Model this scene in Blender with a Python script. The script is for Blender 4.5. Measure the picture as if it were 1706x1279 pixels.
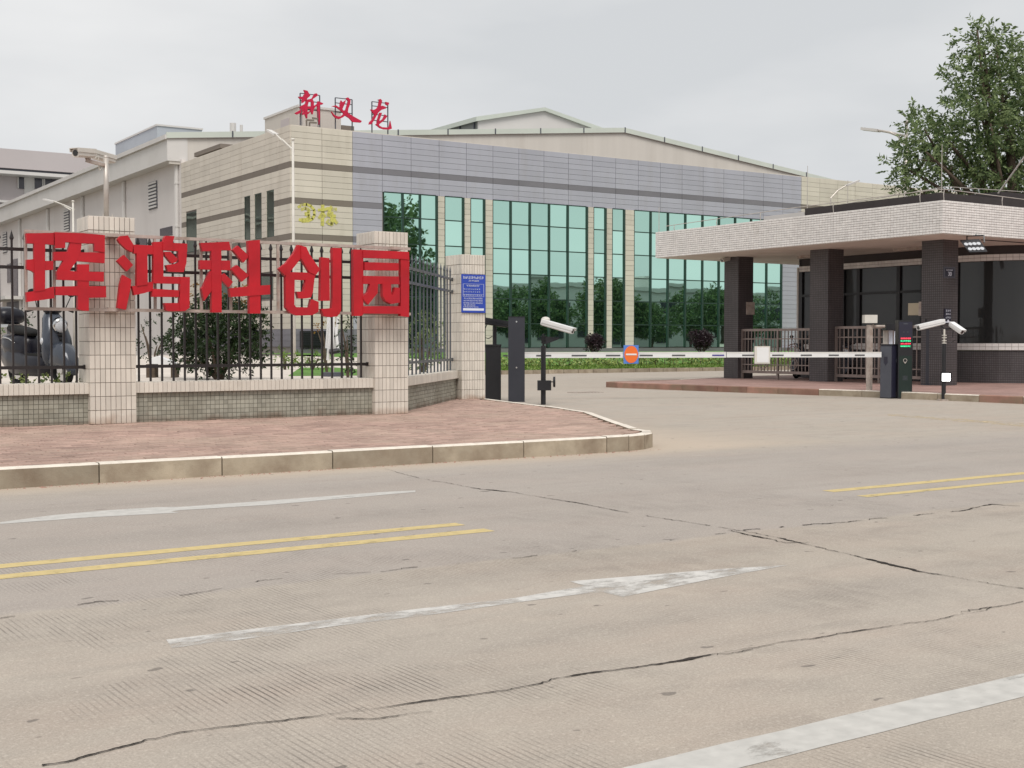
import bpy, math, random
import numpy as np
from mathutils import Vector, Matrix
from mathutils.geometry import tessellate_polygon

for o in list(bpy.data.objects): bpy.data.objects.remove(o)
SC = bpy.context.scene
COL = SC.collection
R = random.Random(7)
RN = np.random.RandomState(7)

# ------------------------------------------------------------------ camera
F, CX, CY, CH = 2110.0, 853.0, 639.5, 1.25
YAW = math.radians(33.4); PT = math.atan((CY - 570.0) / F)
fw = Vector((math.sin(YAW)*math.cos(PT), math.cos(YAW)*math.cos(PT), -math.sin(PT)))
rt = Vector((math.cos(YAW), -math.sin(YAW), 0)); up = rt.cross(fw)
cam = bpy.data.cameras.new('camera'); camo = bpy.data.objects.new('camera', cam); COL.objects.link(camo)
camo.matrix_world = Matrix(((rt.x, up.x, -fw.x, 0), (rt.y, up.y, -fw.y, 0), (rt.z, up.z, -fw.z, CH), (0, 0, 0, 1)))
cam.sensor_width = 36; cam.lens = 36 * F / 1706.0; cam.clip_end = 3000; cam.clip_start = .1
SC.camera = camo

# ------------------------------------------------------------------ world, sun, exposure
W = bpy.data.worlds.new('World'); SC.world = W; W.use_nodes = True
nt = W.node_tree; N = nt.nodes; L = nt.links; N.clear()
wo = N.new('ShaderNodeOutputWorld'); bg = N.new('ShaderNodeBackground'); bg.inputs[1].default_value = .062
sky = N.new('ShaderNodeTexSky'); sky.sky_type = 'NISHITA'; sky.sun_disc = False
sky.sun_elevation = math.radians(57); sky.sun_rotation = math.radians(204); sky.dust_density = 3
hsv = N.new('ShaderNodeHueSaturation'); hsv.inputs['Saturation'].default_value = .25
tc = N.new('ShaderNodeTexCoord'); mp = N.new('ShaderNodeMapping'); mp.inputs['Scale'].default_value = (1, 1, 3.2)
nz = N.new('ShaderNodeTexNoise'); nz.inputs['Scale'].default_value = 2.2; nz.inputs['Detail'].default_value = 5; nz.inputs['Roughness'].default_value = .5
cr = N.new('ShaderNodeValToRGB')
cr.color_ramp.elements[0].position = .33; cr.color_ramp.elements[0].color = (6.7, 6.9, 7.1, 1)
cr.color_ramp.elements[1].position = .66; cr.color_ramp.elements[1].color = (8.75, 8.78, 8.8, 1)
mx = N.new('ShaderNodeMix'); mx.data_type = 'RGBA'; mx.inputs[0].default_value = .93
L.new(tc.outputs['Generated'], mp.inputs[0]); L.new(mp.outputs[0], nz.inputs['Vector']); L.new(nz.outputs[0], cr.inputs[0])
L.new(sky.outputs[0], hsv.inputs['Color']); L.new(hsv.outputs[0], mx.inputs[6]); L.new(cr.outputs[0], mx.inputs[7])
L.new(mx.outputs[2], bg.inputs[0]); L.new(bg.outputs[0], wo.inputs[0])
sl = bpy.data.lights.new('sun', 'SUN'); sl.energy = 1.5; sl.angle = math.radians(30); sl.color = (1, .955, .9)
slo = bpy.data.objects.new('sun', sl); COL.objects.link(slo)
slo.rotation_euler = Vector((-.22, -.50, .84)).to_track_quat('Z', 'Y').to_euler()
SC.view_settings.view_transform = 'Standard'; SC.view_settings.look = 'None'
SC.view_settings.exposure = 0.7; SC.view_settings.gamma = 1; SC.view_settings.use_curve_mapping = False

# ------------------------------------------------------------------ surveying helpers (pixel of the photo -> metres in the place)
def ray(x, y): return fw + rt*((x-CX)/F) - up*((y-CY)/F)
def g(x, y, z=0.0):
    r = ray(x, y); return Vector((0, 0, CH)) + r*((z-CH)/r.z)
def onY(x, y, Y):
    r = ray(x, y); return Vector((0, 0, CH)) + r*(Y/r.y)
def onX(x, y, X):
    r = ray(x, y); return Vector((0, 0, CH)) + r*(X/r.x)
def onD(x, y, D): return Vector((0, 0, CH)) + ray(x, y)*D

# ------------------------------------------------------------------ materials
def mat(name, col, rough=.75, var=.12, scale=2.0, bump=0.0, bscale=60, spec=.3, metal=0, isl=0, obr=0,
        dirt=None, emit=None, vec='Object', stretch=None, splash=None):
    m = bpy.data.materials.new(name); m.use_nodes = True
    t = m.node_tree; n = t.nodes; l = t.links
    b = n['Principled BSDF']
    b.inputs['Roughness'].default_value = rough; b.inputs['Metallic'].default_value = metal
    b.inputs['Specular IOR Level'].default_value = spec
    co = n.new('ShaderNodeNewGeometry') if vec == 'World' else n.new('ShaderNodeTexCoord')
    cs = co.outputs['Position'] if vec == 'World' else co.outputs['Object']
    if stretch:
        mp = n.new('ShaderNodeMapping'); mp.inputs['Scale'].default_value = stretch; l.new(cs, mp.inputs[0]); cs = mp.outputs[0]
    nz = n.new('ShaderNodeTexNoise'); nz.inputs['Scale'].default_value = scale; nz.inputs['Detail'].default_value = 6
    nz.inputs['Roughness'].default_value = .6
    l.new(cs, nz.inputs['Vector'])
    mr = n.new('ShaderNodeMapRange'); mr.inputs[1].default_value = .3; mr.inputs[2].default_value = .7
    mr.inputs[3].default_value = 1-var; mr.inputs[4].default_value = 1+var
    l.new(nz.outputs[0], mr.inputs[0]); fac = mr.outputs[0]
    def rnd(src, amt, fac):
        r = n.new('ShaderNodeMapRange'); r.inputs[3].default_value = 1-amt; r.inputs[4].default_value = 1+amt
        l.new(src, r.inputs[0]); mm = n.new('ShaderNodeMath'); mm.operation = 'MULTIPLY'
        l.new(fac, mm.inputs[0]); l.new(r.outputs[0], mm.inputs[1]); return mm.outputs[0]
    if isl:
        gg = n.new('ShaderNodeNewGeometry'); fac = rnd(gg.outputs['Random Per Island'], isl, fac)
    if obr:
        oi = n.new('ShaderNodeObjectInfo'); fac = rnd(oi.outputs['Random'], obr, fac)
    vm = n.new('ShaderNodeVectorMath'); vm.operation = 'SCALE'; vm.inputs[0].default_value = col
    l.new(fac, vm.inputs['Scale']); out = vm.outputs[0]
    if dirt:
        dc, dsc, lo, hi, amt = dirt
        n2 = n.new('ShaderNodeTexNoise'); n2.inputs['Scale'].default_value = dsc; n2.inputs['Detail'].default_value = 7
        n2.inputs['Roughness'].default_value = .65; l.new(cs, n2.inputs['Vector'])
        m2 = n.new('ShaderNodeMapRange'); m2.inputs[1].default_value = lo; m2.inputs[2].default_value = hi; m2.inputs[4].default_value = amt
        l.new(n2.outputs[0], m2.inputs[0])
        mm = n.new('ShaderNodeMix'); mm.data_type = 'RGBA'; l.new(m2.outputs[0], mm.inputs[0]); l.new(out, mm.inputs[6])
        mm.inputs[7].default_value = (*dc, 1); out = mm.outputs[2]
    if splash:
        sx = n.new('ShaderNodeSeparateXYZ'); l.new(co.outputs['Position'], sx.inputs[0])
        n4 = n.new('ShaderNodeTexNoise'); n4.inputs['Scale'].default_value = 5; n4.inputs['Detail'].default_value = 6; l.new(co.outputs['Position'], n4.inputs['Vector'])
        z1 = n.new('ShaderNodeMapRange'); z1.inputs[1].default_value = .15; z1.inputs[2].default_value = .15+splash[1]; z1.inputs[3].default_value = .62; z1.inputs[4].default_value = 0; l.new(sx.outputs[2], z1.inputs[0])
        mu = n.new('ShaderNodeMath'); mu.operation = 'ADD'; l.new(z1.outputs[0], mu.inputs[0]); l.new(n4.outputs[0], mu.inputs[1])
        z2 = n.new('ShaderNodeMapRange'); z2.inputs[1].default_value = .72; z2.inputs[2].default_value = 1.15; z2.inputs[4].default_value = splash[2]; l.new(mu.outputs[0], z2.inputs[0])
        mq = n.new('ShaderNodeMix'); mq.data_type = 'RGBA'; l.new(z2.outputs[0], mq.inputs[0]); l.new(out, mq.inputs[6]); mq.inputs[7].default_value = (*splash[0], 1); out = mq.outputs[2]
    l.new(out, b.inputs['Base Color'])
    if bump:
        n3 = n.new('ShaderNodeTexNoise'); n3.inputs['Scale'].default_value = bscale; n3.inputs['Detail'].default_value = 4
        l.new(cs, n3.inputs['Vector'])
        bp = n.new('ShaderNodeBump'); bp.inputs['Strength'].default_value = bump; bp.inputs['Distance'].default_value = .01
        l.new(n3.outputs[0], bp.inputs['Height']); l.new(bp.outputs[0], b.inputs['Normal'])
    if emit:
        b.inputs['Emission Color'].default_value = (*emit[0], 1); b.inputs['Emission Strength'].default_value = emit[1]
    return m

def leafmat(name, col, col2, trans=.25):
    m = bpy.data.materials.new(name); m.use_nodes = True; t = m.node_tree; n = t.nodes; l = t.links
    b = n['Principled BSDF']; b.inputs['Roughness'].default_value = .45; b.inputs['Specular IOR Level'].default_value = .35
    gg = n.new('ShaderNodeNewGeometry')
    rp = n.new('ShaderNodeMix'); rp.data_type = 'RGBA'
    nz = n.new('ShaderNodeTexNoise'); nz.inputs['Scale'].default_value = .9; l.new(gg.outputs['Position'], nz.inputs['Vector'])
    ad = n.new('ShaderNodeMath'); ad.operation = 'MULTIPLY'; l.new(gg.outputs['Random Per Island'], ad.inputs[0]); l.new(nz.outputs[0], ad.inputs[1])
    a2 = n.new('ShaderNodeMath'); a2.operation = 'MULTIPLY'; a2.inputs[1].default_value = 1.8; l.new(ad.outputs[0], a2.inputs[0]); a2.use_clamp = True
    l.new(a2.outputs[0], rp.inputs[0]); rp.inputs[6].default_value = (*col, 1); rp.inputs[7].default_value = (*col2, 1)
    l.new(rp.outputs[2], b.inputs['Base Color'])
    tr = n.new('ShaderNodeBsdfTranslucent'); l.new(rp.outputs[2], tr.inputs[0])
    ms = n.new('ShaderNodeMixShader'); ms.inputs[0].default_value = trans
    l.new(b.outputs[0], ms.inputs[1]); l.new(tr.outputs[0], ms.inputs[2]); l.new(ms.outputs[0], n['Material Output'].inputs[0])
    return m

def roadmat():
    m = bpy.data.materials.new('worn_concrete_road'); m.use_nodes = True; t = m.node_tree; n = t.nodes; l = t.links
    b = n['Principled BSDF']; b.inputs['Roughness'].default_value = .8; b.inputs['Specular IOR Level'].default_value = .25
    g0 = n.new('ShaderNodeNewGeometry'); P = g0.outputs['Position']
    def noise(sc, det=6, rough=.6, stretch=None):
        v = P
        if stretch:
            mp = n.new('ShaderNodeMapping'); mp.inputs['Scale'].default_value = stretch; l.new(P, mp.inputs[0]); v = mp.outputs[0]
        x = n.new('ShaderNodeTexNoise'); x.inputs['Scale'].default_value = sc; x.inputs['Detail'].default_value = det
        x.inputs['Roughness'].default_value = rough; l.new(v, x.inputs['Vector']); return x.outputs[0]
    def mr(src, a, b_, c, d):
        x = n.new('ShaderNodeMapRange'); x.inputs[1].default_value = a; x.inputs[2].default_value = b_
        x.inputs[3].default_value = c; x.inputs[4].default_value = d; l.new(src, x.inputs[0]); return x.outputs[0]
    def mix(f, a, c2, mode='MIX'):
        x = n.new('ShaderNodeMix'); x.data_type = 'RGBA'; x.blend_type = mode
        if isinstance(f, float): x.inputs[0].default_value = f
        else: l.new(f, x.inputs[0])
        l.new(a, x.inputs[6])
        if isinstance(c2, tuple): x.inputs[7].default_value = (*c2, 1)
        else: l.new(c2, x.inputs[7])
        return x.outputs[2]
    def math_(op, a, c2):
        x = n.new('ShaderNodeMath'); x.operation = op; l.new(a, x.inputs[0])
        if isinstance(c2, (int, float)): x.inputs[1].default_value = c2
        else: l.new(c2, x.inputs[1])
        return x.outputs[0]
    base = n.new('ShaderNodeRGB'); base.outputs[0].default_value = (.40, .352, .298, 1)
    c = mix(mr(noise(.22, 4), .4, .62, 0, .75), base.outputs[0], (.43, .385, .335))
    c = mix(mr(noise(.6, 6, .6, (1, 2.2, 1)), .45, .7, 0, .6), c, (.43, .35, .29))
    c = mix(mr(noise(1.7, 8, .65, (1, 2.5, 1)), .5, .75, 0, .55), c, (.28, .248, .215))
    c = mix(mr(noise(4.5, 8, .7), .52, .8, 0, .6), c, (.52, .465, .39))
    # the far lane beyond the centre joint is another pour, cooler grey
    sx = n.new('ShaderNodeSeparateXYZ'); l.new(P, sx.inputs[0])
    wob = mr(noise(1.1, 5), 0, 1, -.12, .12)
    yy = math_('ADD', sx.outputs[1], wob)
    far = math_('MULTIPLY', mr(yy, 6.04, 6.12, 0, 1), mr(yy, 10.2, 11.2, 1, 0))
    c = mix(math_('MULTIPLY', far, .55), c, (.345, .312, .292))
    # sandy silt along the kerb
    c = mix(math_('MULTIPLY', mr(yy, 10.75, 11.3, 0, .8), mr(sx.outputs[0], 10.5, 12.5, 1, 0)), c, (.52, .43, .34))
    for (yc, amt) in ((4.35, .30), (5.7, .26), (8.1, .30), (9.9, .22)):
        dy = n.new('ShaderNodeMath'); dy.operation = 'ABSOLUTE'; l.new(math_('SUBTRACT', yy, yc), dy.inputs[0])
        c = mix(math_('MULTIPLY', mr(dy.outputs[0], 0, .42, amt, 0), mr(noise(.5, 4, .6, (.35, 2, 1)), .35, .65, .2, 1)), c, (.24, .215, .195))
    c = mix(mr(noise(.9, 7, .7, (.3, 1.6, 1)), .55, .72, 0, .45), c, (.27, .24, .21))
    # speckle of aggregate
    sp = noise(130, 3, .7); c = mix(mr(sp, .42, .75, .0, .55), c, (.17, .14, .12), 'MIX')
    sp2 = noise(60, 3, .6); c = mix(mr(sp2, .52, .8, .0, .6), c, (.60, .54, .47))
    # tining grooves across the road
    wv = n.new('ShaderNodeMath'); wv.operation = 'SINE'
    dist = mr(noise(2.5, 2), 0, 1, -.008, .008)
    xx = math_('MULTIPLY', math_('ADD', math_('ADD', sx.outputs[0], math_('MULTIPLY', sx.outputs[1], .03)), dist), 2*math.pi/.026)
    l.new(xx, wv.inputs[0])
    gro = mr(wv.outputs[0], .5, .85, 0, 1)
    msk = math_('MULTIPLY', mr(noise(.75, 5, .65, (1, 1, 1)), .47, .64, 0, 1), mr(noise(9, 3, .6, (1, .4, 1)), .35, .6, .2, 1))
    far2 = mr(sx.outputs[1], 6.0, 11, 1, .2)
    gm = math_('MULTIPLY', math_('MULTIPLY', gro, msk), far2)
    c = mix(math_('MULTIPLY', gm, .75), c, (.10, .085, .075))
    # small dark stains
    st = noise(7, 2, .4, (1, 1.6, 1)); c = mix(mr(st, .72, .75, 0, .6), c, (.10, .088, .08))
    l.new(c, b.inputs['Base Color'])
    bp = n.new('ShaderNodeBump'); bp.inputs['Strength'].default_value = .5; bp.inputs['Distance'].default_value = .004
    hh = math_('SUBTRACT', noise(90, 5, .7), math_('MULTIPLY', gm, 1.2)); l.new(hh, bp.inputs['Height']); l.new(bp.outputs[0], b.inputs['Normal'])
    return m

def paintmat(name, col, wear):
    m = bpy.data.materials.new(name); m.use_nodes = True; t = m.node_tree; n = t.nodes; l = t.links
    b = n['Principled BSDF']; b.inputs['Roughness'].default_value = .7
    g0 = n.new('ShaderNodeNewGeometry')
    mp = n.new('ShaderNodeMapping'); mp.inputs['Scale'].default_value = (1, 2, 1); l.new(g0.outputs['Position'], mp.inputs[0])
    a = n.new('ShaderNodeTexNoise'); a.inputs['Scale'].default_value = 3.0; a.inputs['Detail'].default_value = 10; a.inputs['Roughness'].default_value = .75
    l.new(mp.outputs[0], a.inputs['Vector'])
    r = n.new('ShaderNodeMapRange'); r.inputs[1].default_value = wear-.06; r.inputs[2].default_value = wear+.12; l.new(a.outputs[0], r.inputs[0])
    a2 = n.new('ShaderNodeTexNoise'); a2.inputs['Scale'].default_value = 14; a2.inputs['Detail'].default_value = 5; l.new(g0.outputs['Position'], a2.inputs['Vector'])
    v = n.new('ShaderNodeMapRange'); v.inputs[1].default_value = .3; v.inputs[2].default_value = .7; v.inputs[3].default_value = .86; v.inputs[4].default_value = 1.06; l.new(a2.outputs[0], v.inputs[0])
    vm = n.new('ShaderNodeVectorMath'); vm.operation = 'SCALE'; vm.inputs[0].default_value = col; l.new(v.outputs[0], vm.inputs['Scale']); l.new(vm.outputs[0], b.inputs['Base Color'])
    tr = n.new('ShaderNodeBsdfTransparent'); ms = n.new('ShaderNodeMixShader'); l.new(r.outputs[0], ms.inputs[0])
    l.new(tr.outputs[0], ms.inputs[1]); l.new(b.outputs[0], ms.inputs[2]); l.new(ms.outputs[0], n['Material Output'].inputs[0])
    return m

def glassmat(name, tint, dark, refl=.85, rough=.02, wav=.015, wsc=.6, rv=0):
    m = bpy.data.materials.new(name); m.use_nodes = True; t = m.node_tree; n = t.nodes; l = t.links
    b = n['Principled BSDF']; b.inputs['Base Color'].default_value = (*dark, 1); b.inputs['Roughness'].default_value = .4
    gl = n.new('ShaderNodeBsdfGlossy'); gl.inputs[0].default_value = (*tint, 1); gl.inputs[1].default_value = rough
    if rv:
        oi = n.new('ShaderNodeObjectInfo'); rr_ = n.new('ShaderNodeMapRange'); rr_.inputs[3].default_value = 1-rv; rr_.inputs[4].default_value = 1+rv*.4; l.new(oi.outputs['Random'], rr_.inputs[0])
        vv = n.new('ShaderNodeVectorMath'); vv.operation = 'SCALE'; vv.inputs[0].default_value = tint; l.new(rr_.outputs[0], vv.inputs['Scale']); l.new(vv.outputs[0], gl.inputs[0])
    ms = n.new('ShaderNodeMixShader'); ms.inputs[0].default_value = refl
    g0 = n.new('ShaderNodeNewGeometry'); nz = n.new('ShaderNodeTexNoise'); nz.inputs['Scale'].default_value = wsc; nz.inputs['Detail'].default_value = 1
    l.new(g0.outputs['Position'], nz.inputs['Vector'])
    bp = n.new('ShaderNodeBump'); bp.inputs['Strength'].default_value = 1; bp.inputs['Distance'].default_value = wav
    l.new(nz.outputs[0], bp.inputs['Height']); l.new(bp.outputs[0], gl.inputs['Normal'])
    l.new(b.outputs[0], ms.inputs[1]); l.new(gl.outputs[0], ms.inputs[2]); l.new(ms.outputs[0], n['Material Output'].inputs[0])
    return m

def bricktex(name, c1, c2, mortar, w, h, msize, rough=.6, vert=False):
    """small mosaic tile: only for tiles too small to tell apart"""
    m = bpy.data.materials.new(name); m.use_nodes = True; t = m.node_tree; n = t.nodes; l = t.links
    b = n['Principled BSDF']; b.inputs['Roughness'].default_value = rough
    g0 = n.new('ShaderNodeNewGeometry'); sx = n.new('ShaderNodeSeparateXYZ'); l.new(g0.outputs['Position'], sx.inputs[0])
    ad = n.new('ShaderNodeMath'); ad.operation = 'SUBTRACT'; l.new(sx.outputs[0], ad.inputs[0]); l.new(sx.outputs[1], ad.inputs[1])
    cb = n.new('ShaderNodeCombineXYZ')
    if vert: l.new(ad.outputs[0], cb.inputs[0]); l.new(sx.outputs[2], cb.inputs[1])
    else: l.new(sx.outputs[0], cb.inputs[0]); l.new(sx.outputs[1], cb.inputs[1])
    br = n.new('ShaderNodeTexBrick'); br.offset = 0; br.inputs['Scale'].default_value = 1
    br.inputs['Brick Width'].default_value = w; br.inputs['Row Height'].default_value = h; br.inputs['Mortar Size'].default_value = msize
    br.inputs['Color1'].default_value = (*c1, 1); br.inputs['Color2'].default_value = (*c2, 1); br.inputs['Mortar'].default_value = (*mortar, 1)
    l.new(cb.outputs[0], br.inputs['Vector'])
    nz = n.new('ShaderNodeTexNoise'); nz.inputs['Scale'].default_value = 1.2; nz.inputs['Detail'].default_value = 6; l.new(g0.outputs['Position'], nz.inputs['Vector'])
    r = n.new('ShaderNodeMapRange'); r.inputs[1].default_value = .3; r.inputs[2].default_value = .7; r.inputs[3].default_value = .8; r.inputs[4].default_value = 1.2; l.new(nz.outputs[0], r.inputs[0])
    vm = n.new('ShaderNodeVectorMath'); vm.operation = 'SCALE'; l.new(br.outputs[0], vm.inputs[0]); l.new(r.outputs[0], vm.inputs['Scale']); l.new(vm.outputs[0], b.inputs['Base Color'])
    return m

M = {}
M['road'] = roadmat()
M['soil'] = mat('distant_ground', (.22, .20, .16), .9, .3, .05, vec='World')
M['yard'] = mat('yard_concrete', (.58, .52, .46), .85, .12, .6, vec='World', dirt=((.33, .29, .25), 1.2, .5, .75, .5))
M['crack'] = mat('crack_shade', (.035, .028, .024), .95, .4, 8, vec='World')  # near-black colour stands for the shade inside recessed cracks
M['white_paint'] = paintmat('white_road_paint', (.50, .485, .455), .31)
M['white_worn'] = paintmat('worn_white_road_paint', (.56, .54, .51), .42)
M['yellow_paint'] = paintmat('yellow_road_paint', (.56, .44, .20), .33)
M['yellow_faint'] = paintmat('faint_yellow_road_paint', (.60, .48, .30), .52)
M['paver'] = mat('red_paver', (.34, .235, .195), .85, .2, 1.3, .4, 90, isl=.2, obr=.2, vec='World', dirt=((.42, .33, .26), .8, .45, .7, .55))
M['paver_bed'] = mat('paver_sand', (.27, .185, .15), .95, .2, 4, vec='World')
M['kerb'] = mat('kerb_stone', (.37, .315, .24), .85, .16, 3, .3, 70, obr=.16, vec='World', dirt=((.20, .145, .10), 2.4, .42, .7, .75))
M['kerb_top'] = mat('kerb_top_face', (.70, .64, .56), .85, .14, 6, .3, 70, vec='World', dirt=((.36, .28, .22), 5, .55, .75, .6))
M['kerb_red'] = mat('red_kerb_stone', (.30, .17, .13), .85, .2, 3, .3, 70, obr=.25, vec='World', dirt=((.22, .18, .12), 2, .45, .7, .8))
M['tile'] = mat('beige_tile', (.65, .60, .53), .45, .06, 2.5, obr=.08, isl=.08, vec='World', spec=.4, dirt=((.42, .35, .27), 1.7, .55, .8, .5), splash=((.34, .22, .15), .22, .75))
M['grout'] = mat('tile_grout', (.17, .13, .115), .95, .2, 6, vec='World')
M['mosaic'] = mat('grey_green_mosaic', (.345, .335, .28), .6, .16, 2.5, isl=.16, vec='World', dirt=((.22, .20, .15), 1.5, .45, .7, .6), splash=((.15, .10, .07), .2, .85))
M['grout2'] = mat('mosaic_grout', (.17, .155, .13), .95, .2, 6, vec='World')
M['iron'] = mat('black_iron', (.018, .013, .013), .45, .2, 8, spec=.5)
M['iron_sheen'] = mat('black_iron_sheen', (.075, .085, .10), .4, .2, 8, spec=.6)  # black iron with its grey-blue reflected light mixed into the colour
M['red'] = mat('red_letter_paint', (.46, .010, .019), .5, .16, 2.5, vec='World', spec=.35, dirt=((.38, .014, .03), 1.5, .5, .75, .5))
M['sign_frame'] = mat('weathered_steel', (.42, .36, .32), .6, .25, 5, vec='World', dirt=((.25, .16, .11), 6, .5, .7, .6))
M['red2'] = mat('roof_letter_red', (.52, .015, .06), .5, .1, 2)
M['blue'] = mat('notice_blue', (.035, .075, .42), .4, .08, 3)
M['white'] = mat('white_enamel', (.74, .74, .74), .4, .05, 3, spec=.4)
M['white_text'] = mat('white_print', (.72, .76, .85), .6, .05, 3)
M['offwhite'] = mat('aged_white_plastic', (.62, .59, .54), .5, .1, 3)
M['steel'] = mat('galvanised_pole', (.50, .46, .42), .4, .15, 3, metal=.3)
M['black'] = mat('black_powder_coat', (.012, .012, .015), .4, .15, 3, spec=.5)
M['charcoal'] = mat('charcoal_panel', (.035, .037, .048), .4, .08, 2, spec=.4)
M['navy'] = mat('dark_navy_panel', (.022, .022, .040), .35, .08, 2, spec=.5)
M['slate'] = mat('slate_panel', (.085, .09, .11), .45, .08, 2)
M['darkglass'] = glassmat('dark_booth_glass', (.12, .12, .12), (.010, .010, .010), .24, .05, .004, 1.5)
M['lens'] = mat('camera_lens', (.01, .01, .012), .1, .05, 3, spec=.9)
M['col'] = bricktex('dark_brown_mosaic', (.076, .068, .072), (.092, .082, .086), (.035, .029, .029), .062, .062, .008, .5, True)
M['col2'] = mat('dark_brown_band', (.05, .042, .042), .6, .1, 2)
M['ctile'] = mat('pinkish_white_tile', (.76, .735, .71), .45, .05, 3, isl=.07, vec='World', dirt=((.42, .37, .30), .9, .6, .8, .5))
M['cgrout'] = mat('canopy_grout', (.22, .19, .185), .95, .1, 3)
M['soffit'] = mat('cream_soffit', (.68, .64, .58), .85, .08, 1.2, vec='World', dirt=((.40, .31, .24), .8, .5, .75, .5))
M['plat'] = bricktex('red_platform_paving', (.31, .19, .165), (.35, .22, .19), (.20, .135, .115), .2, .1, .006, .8)
M['gate_metal'] = mat('bronze_grey_gate', (.27, .22, .20), .4, .15, 4, metal=.4)
M['stone_tan'] = mat('tan_facade_panel', (.60, .548, .48), .7, .05, .4, obr=.06, isl=.06, vec='World', stretch=(1.2, 1.2, .25), dirt=((.42, .37, .31), 1.0, .5, .78, .5))
M['stone_lav'] = mat('lavender_facade_panel', (.40, .395, .46), .65, .05, .4, obr=.045, isl=.045, vec='World', stretch=(1.2, 1.2, .25), dirt=((.34, .32, .34), 1.0, .5, .78, .5))
M['band_tan'] = mat('brown_facade_band', (.20, .17, .145), .7, .06, .5, obr=.05, isl=.05, vec='World')
M['band_lav'] = mat('grey_facade_band', (.20, .19, .215), .7, .06, .5, obr=.05, isl=.05, vec='World')
M['joint'] = mat('facade_joint', (.24, .215, .20), .95, .1, 2)
M['plinth'] = mat('grey_plinth', (.16, .16, .165), .8, .15, .8, isl=.1, vec='World')
M['mull'] = mat('dark_green_mullion', (.05, .085, .07), .3, .1, 2, metal=.6)
M['glass'] = glassmat('teal_reflective_glass', (.57, .87, .76), (.006, .05, .04), .93, .012, .001, .9, .2)
M['glass_side'] = glassmat('dim_side_glass', (.26, .32, .28), (.02, .025, .024), .8, .03, .02, .5)
M['warehouse'] = mat('pale_warehouse_wall', (.65, .61, .59), .85, .05, .2, vec='World', dirt=((.54, .50, .48), .35, .5, .75, .5), stretch=(1, 1, .3))
M['fascia'] = mat('grey_fascia', (.62, .60, .58), .8, .05, .2, vec='World', dirt=((.50, .48, .45), .3, .5, .75, .5))
M['gable'] = mat('gable_cladding', (.58, .545, .50), .8, .05, .15, vec='World', stretch=(6, 1, .3), dirt=((.49, .45, .40), .25, .5, .75, .5))
M['trim_green'] = mat('pale_green_trim', (.56, .60, .54), .7, .06, .4, vec='World')
M['roof'] = mat('roof_sheet', (.24, .25, .24), .6, .1, .5, vec='World')
M['mauve'] = mat('mauve_render', (.50, .455, .455), .85, .05, .1, vec='World')
M['bluegrey'] = mat('blue_grey_render', (.42, .45, .49), .85, .08, .15, vec='World')
M['pale'] = mat('pale_render', (.62, .60, .58), .85, .08, .1, vec='World')
M['win_dark'] = mat('dark_window', (.045, .042, .055), .2, .1, 1, spec=.6)
M['yellow_spray'] = paintmat('yellow_spray_paint', (.60, .56, .14), .40)
M['grass'] = mat('bed_grass', (.10, .21, .04), .9, .35, 1.5, 1, 30, vec='World')
M['leaf'] = leafmat('tree_leaf', (.04, .08, .025), (.30, .38, .17), .4)
M['leaf_h'] = leafmat('hedge_leaf_dark', (.022, .055, .008), (.48, .56, .18))
M['leaf_d'] = leafmat('bush_leaf', (.008, .018, .006), (.04, .075, .022))
M['leaf_l'] = leafmat('hedge_leaf', (.07, .14, .02), (.27, .38, .08))
M['leaf_o'] = leafmat('orange_leaf', (.16, .07, .012), (.34, .20, .04))
M['leaf_p'] = leafmat('purple_leaf', (.014, .007, .011), (.045, .022, .03), .1)
M['leaf_b'] = leafmat('far_leaf', (.03, .06, .02), (.20, .28, .10), .2)
M['bark'] = mat('bark', (.10, .075, .055), .9, .3, 8)
M['scooter'] = mat('blue_grey_scooter_paint', (.055, .065, .085), .2, .05, 2, spec=.55, metal=.1)
M['scooter_dark'] = mat('dark_scooter_body', (.010, .010, .016), .3, .05, 2, spec=.35)
M['rubber'] = mat('rubber', (.012, .012, .012), .8, .1, 4)
M['chrome'] = mat('chrome', (.6, .6, .6), .15, .05, 4, metal=1)
M['headlamp'] = mat('headlamp_glass', (.55, .57, .6), .15, .05, 4, spec=.8)
M['led_r'] = mat('red_led', (.2, .01, .02), .5, 0, emit=((1, .06, .10), 1.3))
M['led_g'] = mat('green_led', (.01, .2, .05), .5, 0, emit=((.08, 1, .42), .9))
M['lamp_on'] = mat('lit_panel', (.8, .8, .8), .5, 0, emit=((1, 1, .97), 4))
M['orange'] = mat('orange_disc', (.82, .17, .035), .5, .05, 3)
M['blue_l'] = mat('sign_blue', (.10, .22, .60), .5, .05, 3)
M['gray_dash'] = mat('grey_dash', (.10, .10, .105), .6, .05, 3)
M['blue_dash'] = mat('blue_dash', (.09, .08, .28), .6, .05, 3)
M['cream'] = mat('cream_box', (.42, .37, .27), .6, .08, 3)
M['rock'] = mat('rubble', (.34, .20, .16), .9, .2, 8)

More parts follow.
